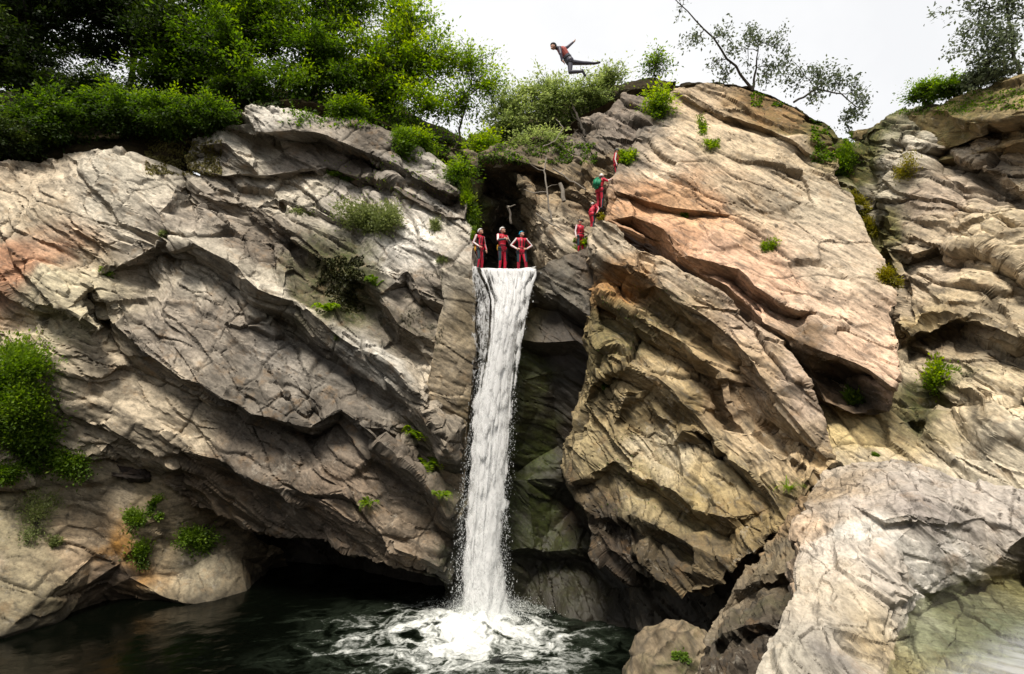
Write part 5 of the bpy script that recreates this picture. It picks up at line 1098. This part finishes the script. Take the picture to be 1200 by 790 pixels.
# the jumper: joints straight in world directions (yaw 0): x right, y away, z up
hip = at(666.5, 70.5, 20.0)
def jp(x, y, z): return (x, y, z + .96)
person('person leaping from the cliff top in mid air, one arm flung up, legs spread', (hip - np.array([0, 0, .96 * 1.12])).tolist(), 0.0,
    dict(pelvis=jp(0, 0, 0), waist=jp(-.09, -.01, .15), chest=jp(-.21, -.02, .31), neck=jp(-.36, -.03, .40), head=jp(-.52, -.05, .455), look=(-.8, -.5, .05),
         sh_r=jp(-.24, .12, .44), sh_l=jp(-.32, -.15, .33), el_r=jp(-.02, .2, .60), wr_r=jp(.18, .26, .82), ha_r=jp(.27, .28, .91), el_l=jp(-.29, -.25, .06), wr_l=jp(-.25, -.24, -.17), ha_l=jp(-.20, -.24, -.22),
         hp_l=jp(.04, -.07, -.06), hp_r=jp(.03, .08, -.02), kn_r=jp(.46, .12, -.03), an_r=jp(.87, .15, -.02), to_r=jp(1.06, .16, .02),
         kn_l=jp(.03, -.11, -.50), an_l=jp(.43, -.1, -.47), to_l=jp(.53, -.1, -.62)), HELM_D, suit=(0.05, 0.04, 0.07), stripe=(0.05, 0.04, 0.07), leg=(0.055, 0.055, 0.08), panel=(0.045, 0.045, 0.07), torso=(0.42, 0.09, 0.07), group=None, scale=1.12)

# climbers among the rocks right of the cave
RIGHT_UP = dict(el_r=(.16, -.32, 1.30), wr_r=(.36, -.34, 1.42), ha_r=(.44, -.34, 1.46))
person('person climbing with a green rope bag on the back', feet(703, 247, 24.45), math.radians(40), dict(RIGHT_UP, chest=(.08, 0, 1.3), neck=(.14, 0, 1.45), head=(.18, .02, 1.6), look=(1, .6, .1), sh_l=(.09, .185, 1.4), sh_r=(.09, -.185, 1.4), el_l=(.1, .27, 1.12), wr_l=(.17, .27, .87), ha_l=(.2, .26, .78)), HELM_W, strap=False, scale=1.02)
def rope_bag():
    bm = bmesh.new(); bmesh.ops.create_cube(bm, size=1, matrix=Matrix.Diagonal((.30, .40, .52, 1))); bmesh.ops.bevel(bm, geom=bm.edges[:], offset=.11, segments=4, affect='EDGES')
    for v in bm.verts: v.co.x += .02 * math.sin(v.co.z * 14); v.co.y *= 1 + .12 * (v.co.z < 0)
    m = bpy.data.meshes.new('rope_bag'); bm.to_mesh(m); bm.free(); m.materials.append(GREENBAG)
    for p in m.polygons: p.use_smooth = True
    o = bpy.data.objects.new('rope_bag', m); COL.objects.link(o); f = np.array(feet(703, 247, 24.45)); a = math.radians(40)
    o.location = (f[0] - .20 * math.cos(a) + .02, f[1] - .20 * math.sin(a), f[2] + 1.22); o.rotation_euler = (0, math.radians(8), a); tag(o, 'green rope bag carried on the back of a climber', 'bag')
    b2 = bmesh.new(); [capsule(b2, (.02, y, .27), (.17, y * .9, .10), .022, .022, 6) for y in (-.13, .13)]; capsule(b2, (-.03, -.08, .27), (-.03, .08, .27), .018, .018, 6)
    m2 = bpy.data.meshes.new('carry_strap'); b2.to_mesh(m2); b2.free(); m2.materials.append(STRAP); s = bpy.data.objects.new('carry_strap', m2); COL.objects.link(s); s.parent = o
rope_bag()
person('topmost climber in red reaching to the right behind the yellow green plant', feet(723, 217, 25.3), math.radians(-20), dict(el_l=(.2, .3, 1.36), wr_l=(.42, .34, 1.42), ha_l=(.5, .34, 1.42), look=(.8, -.2, -.3)), HELM_D, scale=1.0)
person('climber bending over the rocks below the one with the green bag', feet(694, 273, 24.7), math.radians(15), dict(chest=(.14, 0, 1.26), neck=(.24, 0, 1.36), head=(.12, .16, 1.46), sh_l=(.16, .17, 1.36), sh_r=(.16, -.17, 1.36), el_r=(.22, -.3, 1.12), wr_r=(.1, -.36, .9), ha_r=(.04, -.38, .82), look=(-.3, -.9, -.2)), HELM_W, strap=False, scale=.92)
person('lowest climber half hidden behind the rocks right of the cave', feet(680, 299, 24.6), math.radians(-60), dict(look=(.6, -.8, 0), chest=(.05, 0, 1.3)), HELM_D, scale=.92)
# ------------------------------------------------------------------ light
SUN_EL, SUN_AZ = math.radians(63), math.radians(196)     # azimuth from north (+Y), clockwise: from behind the viewer's left
w = bpy.data.worlds.new('World'); SC.world = w; w.use_nodes = True
N = NT(w.node_tree); bg = w.node_tree.nodes['Background']
sky = N.n('ShaderNodeTexSky', sky_type='NISHITA'); sky.sun_disc = False; sky.sun_elevation = SUN_EL; sky.sun_rotation = SUN_AZ; sky.air_density = 1.0; sky.dust_density = 3.0
tc = N.n('ShaderNodeTexCoord').outputs['Generated']
cl = N.ramp(N.noise(tc, 2.6, 5, 0.6), [(0.34, (9.5, 9.55, 9.65)), (0.6, (10.4, 10.4, 10.4))])
sp = N.n('ShaderNodeSeparateXYZ'); N.l(tc, sp.inputs[0])         # cloud brightness shaped: full to the north, dimmed overhead and behind to cut fill
cl = N.mix(1.0, cl, N.ramp(N.math('ADD', N.math('MULTIPLY', sp.outputs[1], 0.5), 0.5), [(0.25, 0.56), (0.55, 0.82), (0.8, 1.0)]), 'MULTIPLY')
N.l(N.mix(0.92, sky.outputs[0], cl), bg.inputs['Color']); bg.inputs['Strength'].default_value = 0.105
sd = bpy.data.lights.new('sun', 'SUN'); sd.energy = 4.7; sd.angle = math.radians(17); sd.color = (1.0, 0.925, 0.81)
so = bpy.data.objects.new('sun', sd); COL.objects.link(so)
dirv = Vector((math.sin(SUN_AZ) * math.cos(SUN_EL), math.cos(SUN_AZ) * math.cos(SUN_EL), math.sin(SUN_EL)))
so.rotation_euler = dirv.to_track_quat('Z', 'Y').to_euler(); so.location = (0, -10, 40)

SC.render.engine = 'CYCLES'
SC.cycles.max_bounces = 6; SC.cycles.transparent_max_bounces = 24
SC.cycles.use_denoising = True
SC.view_settings.view_transform = 'Standard'; SC.view_settings.look = 'None'; SC.view_settings.exposure = 0; SC.view_settings.gamma = 1
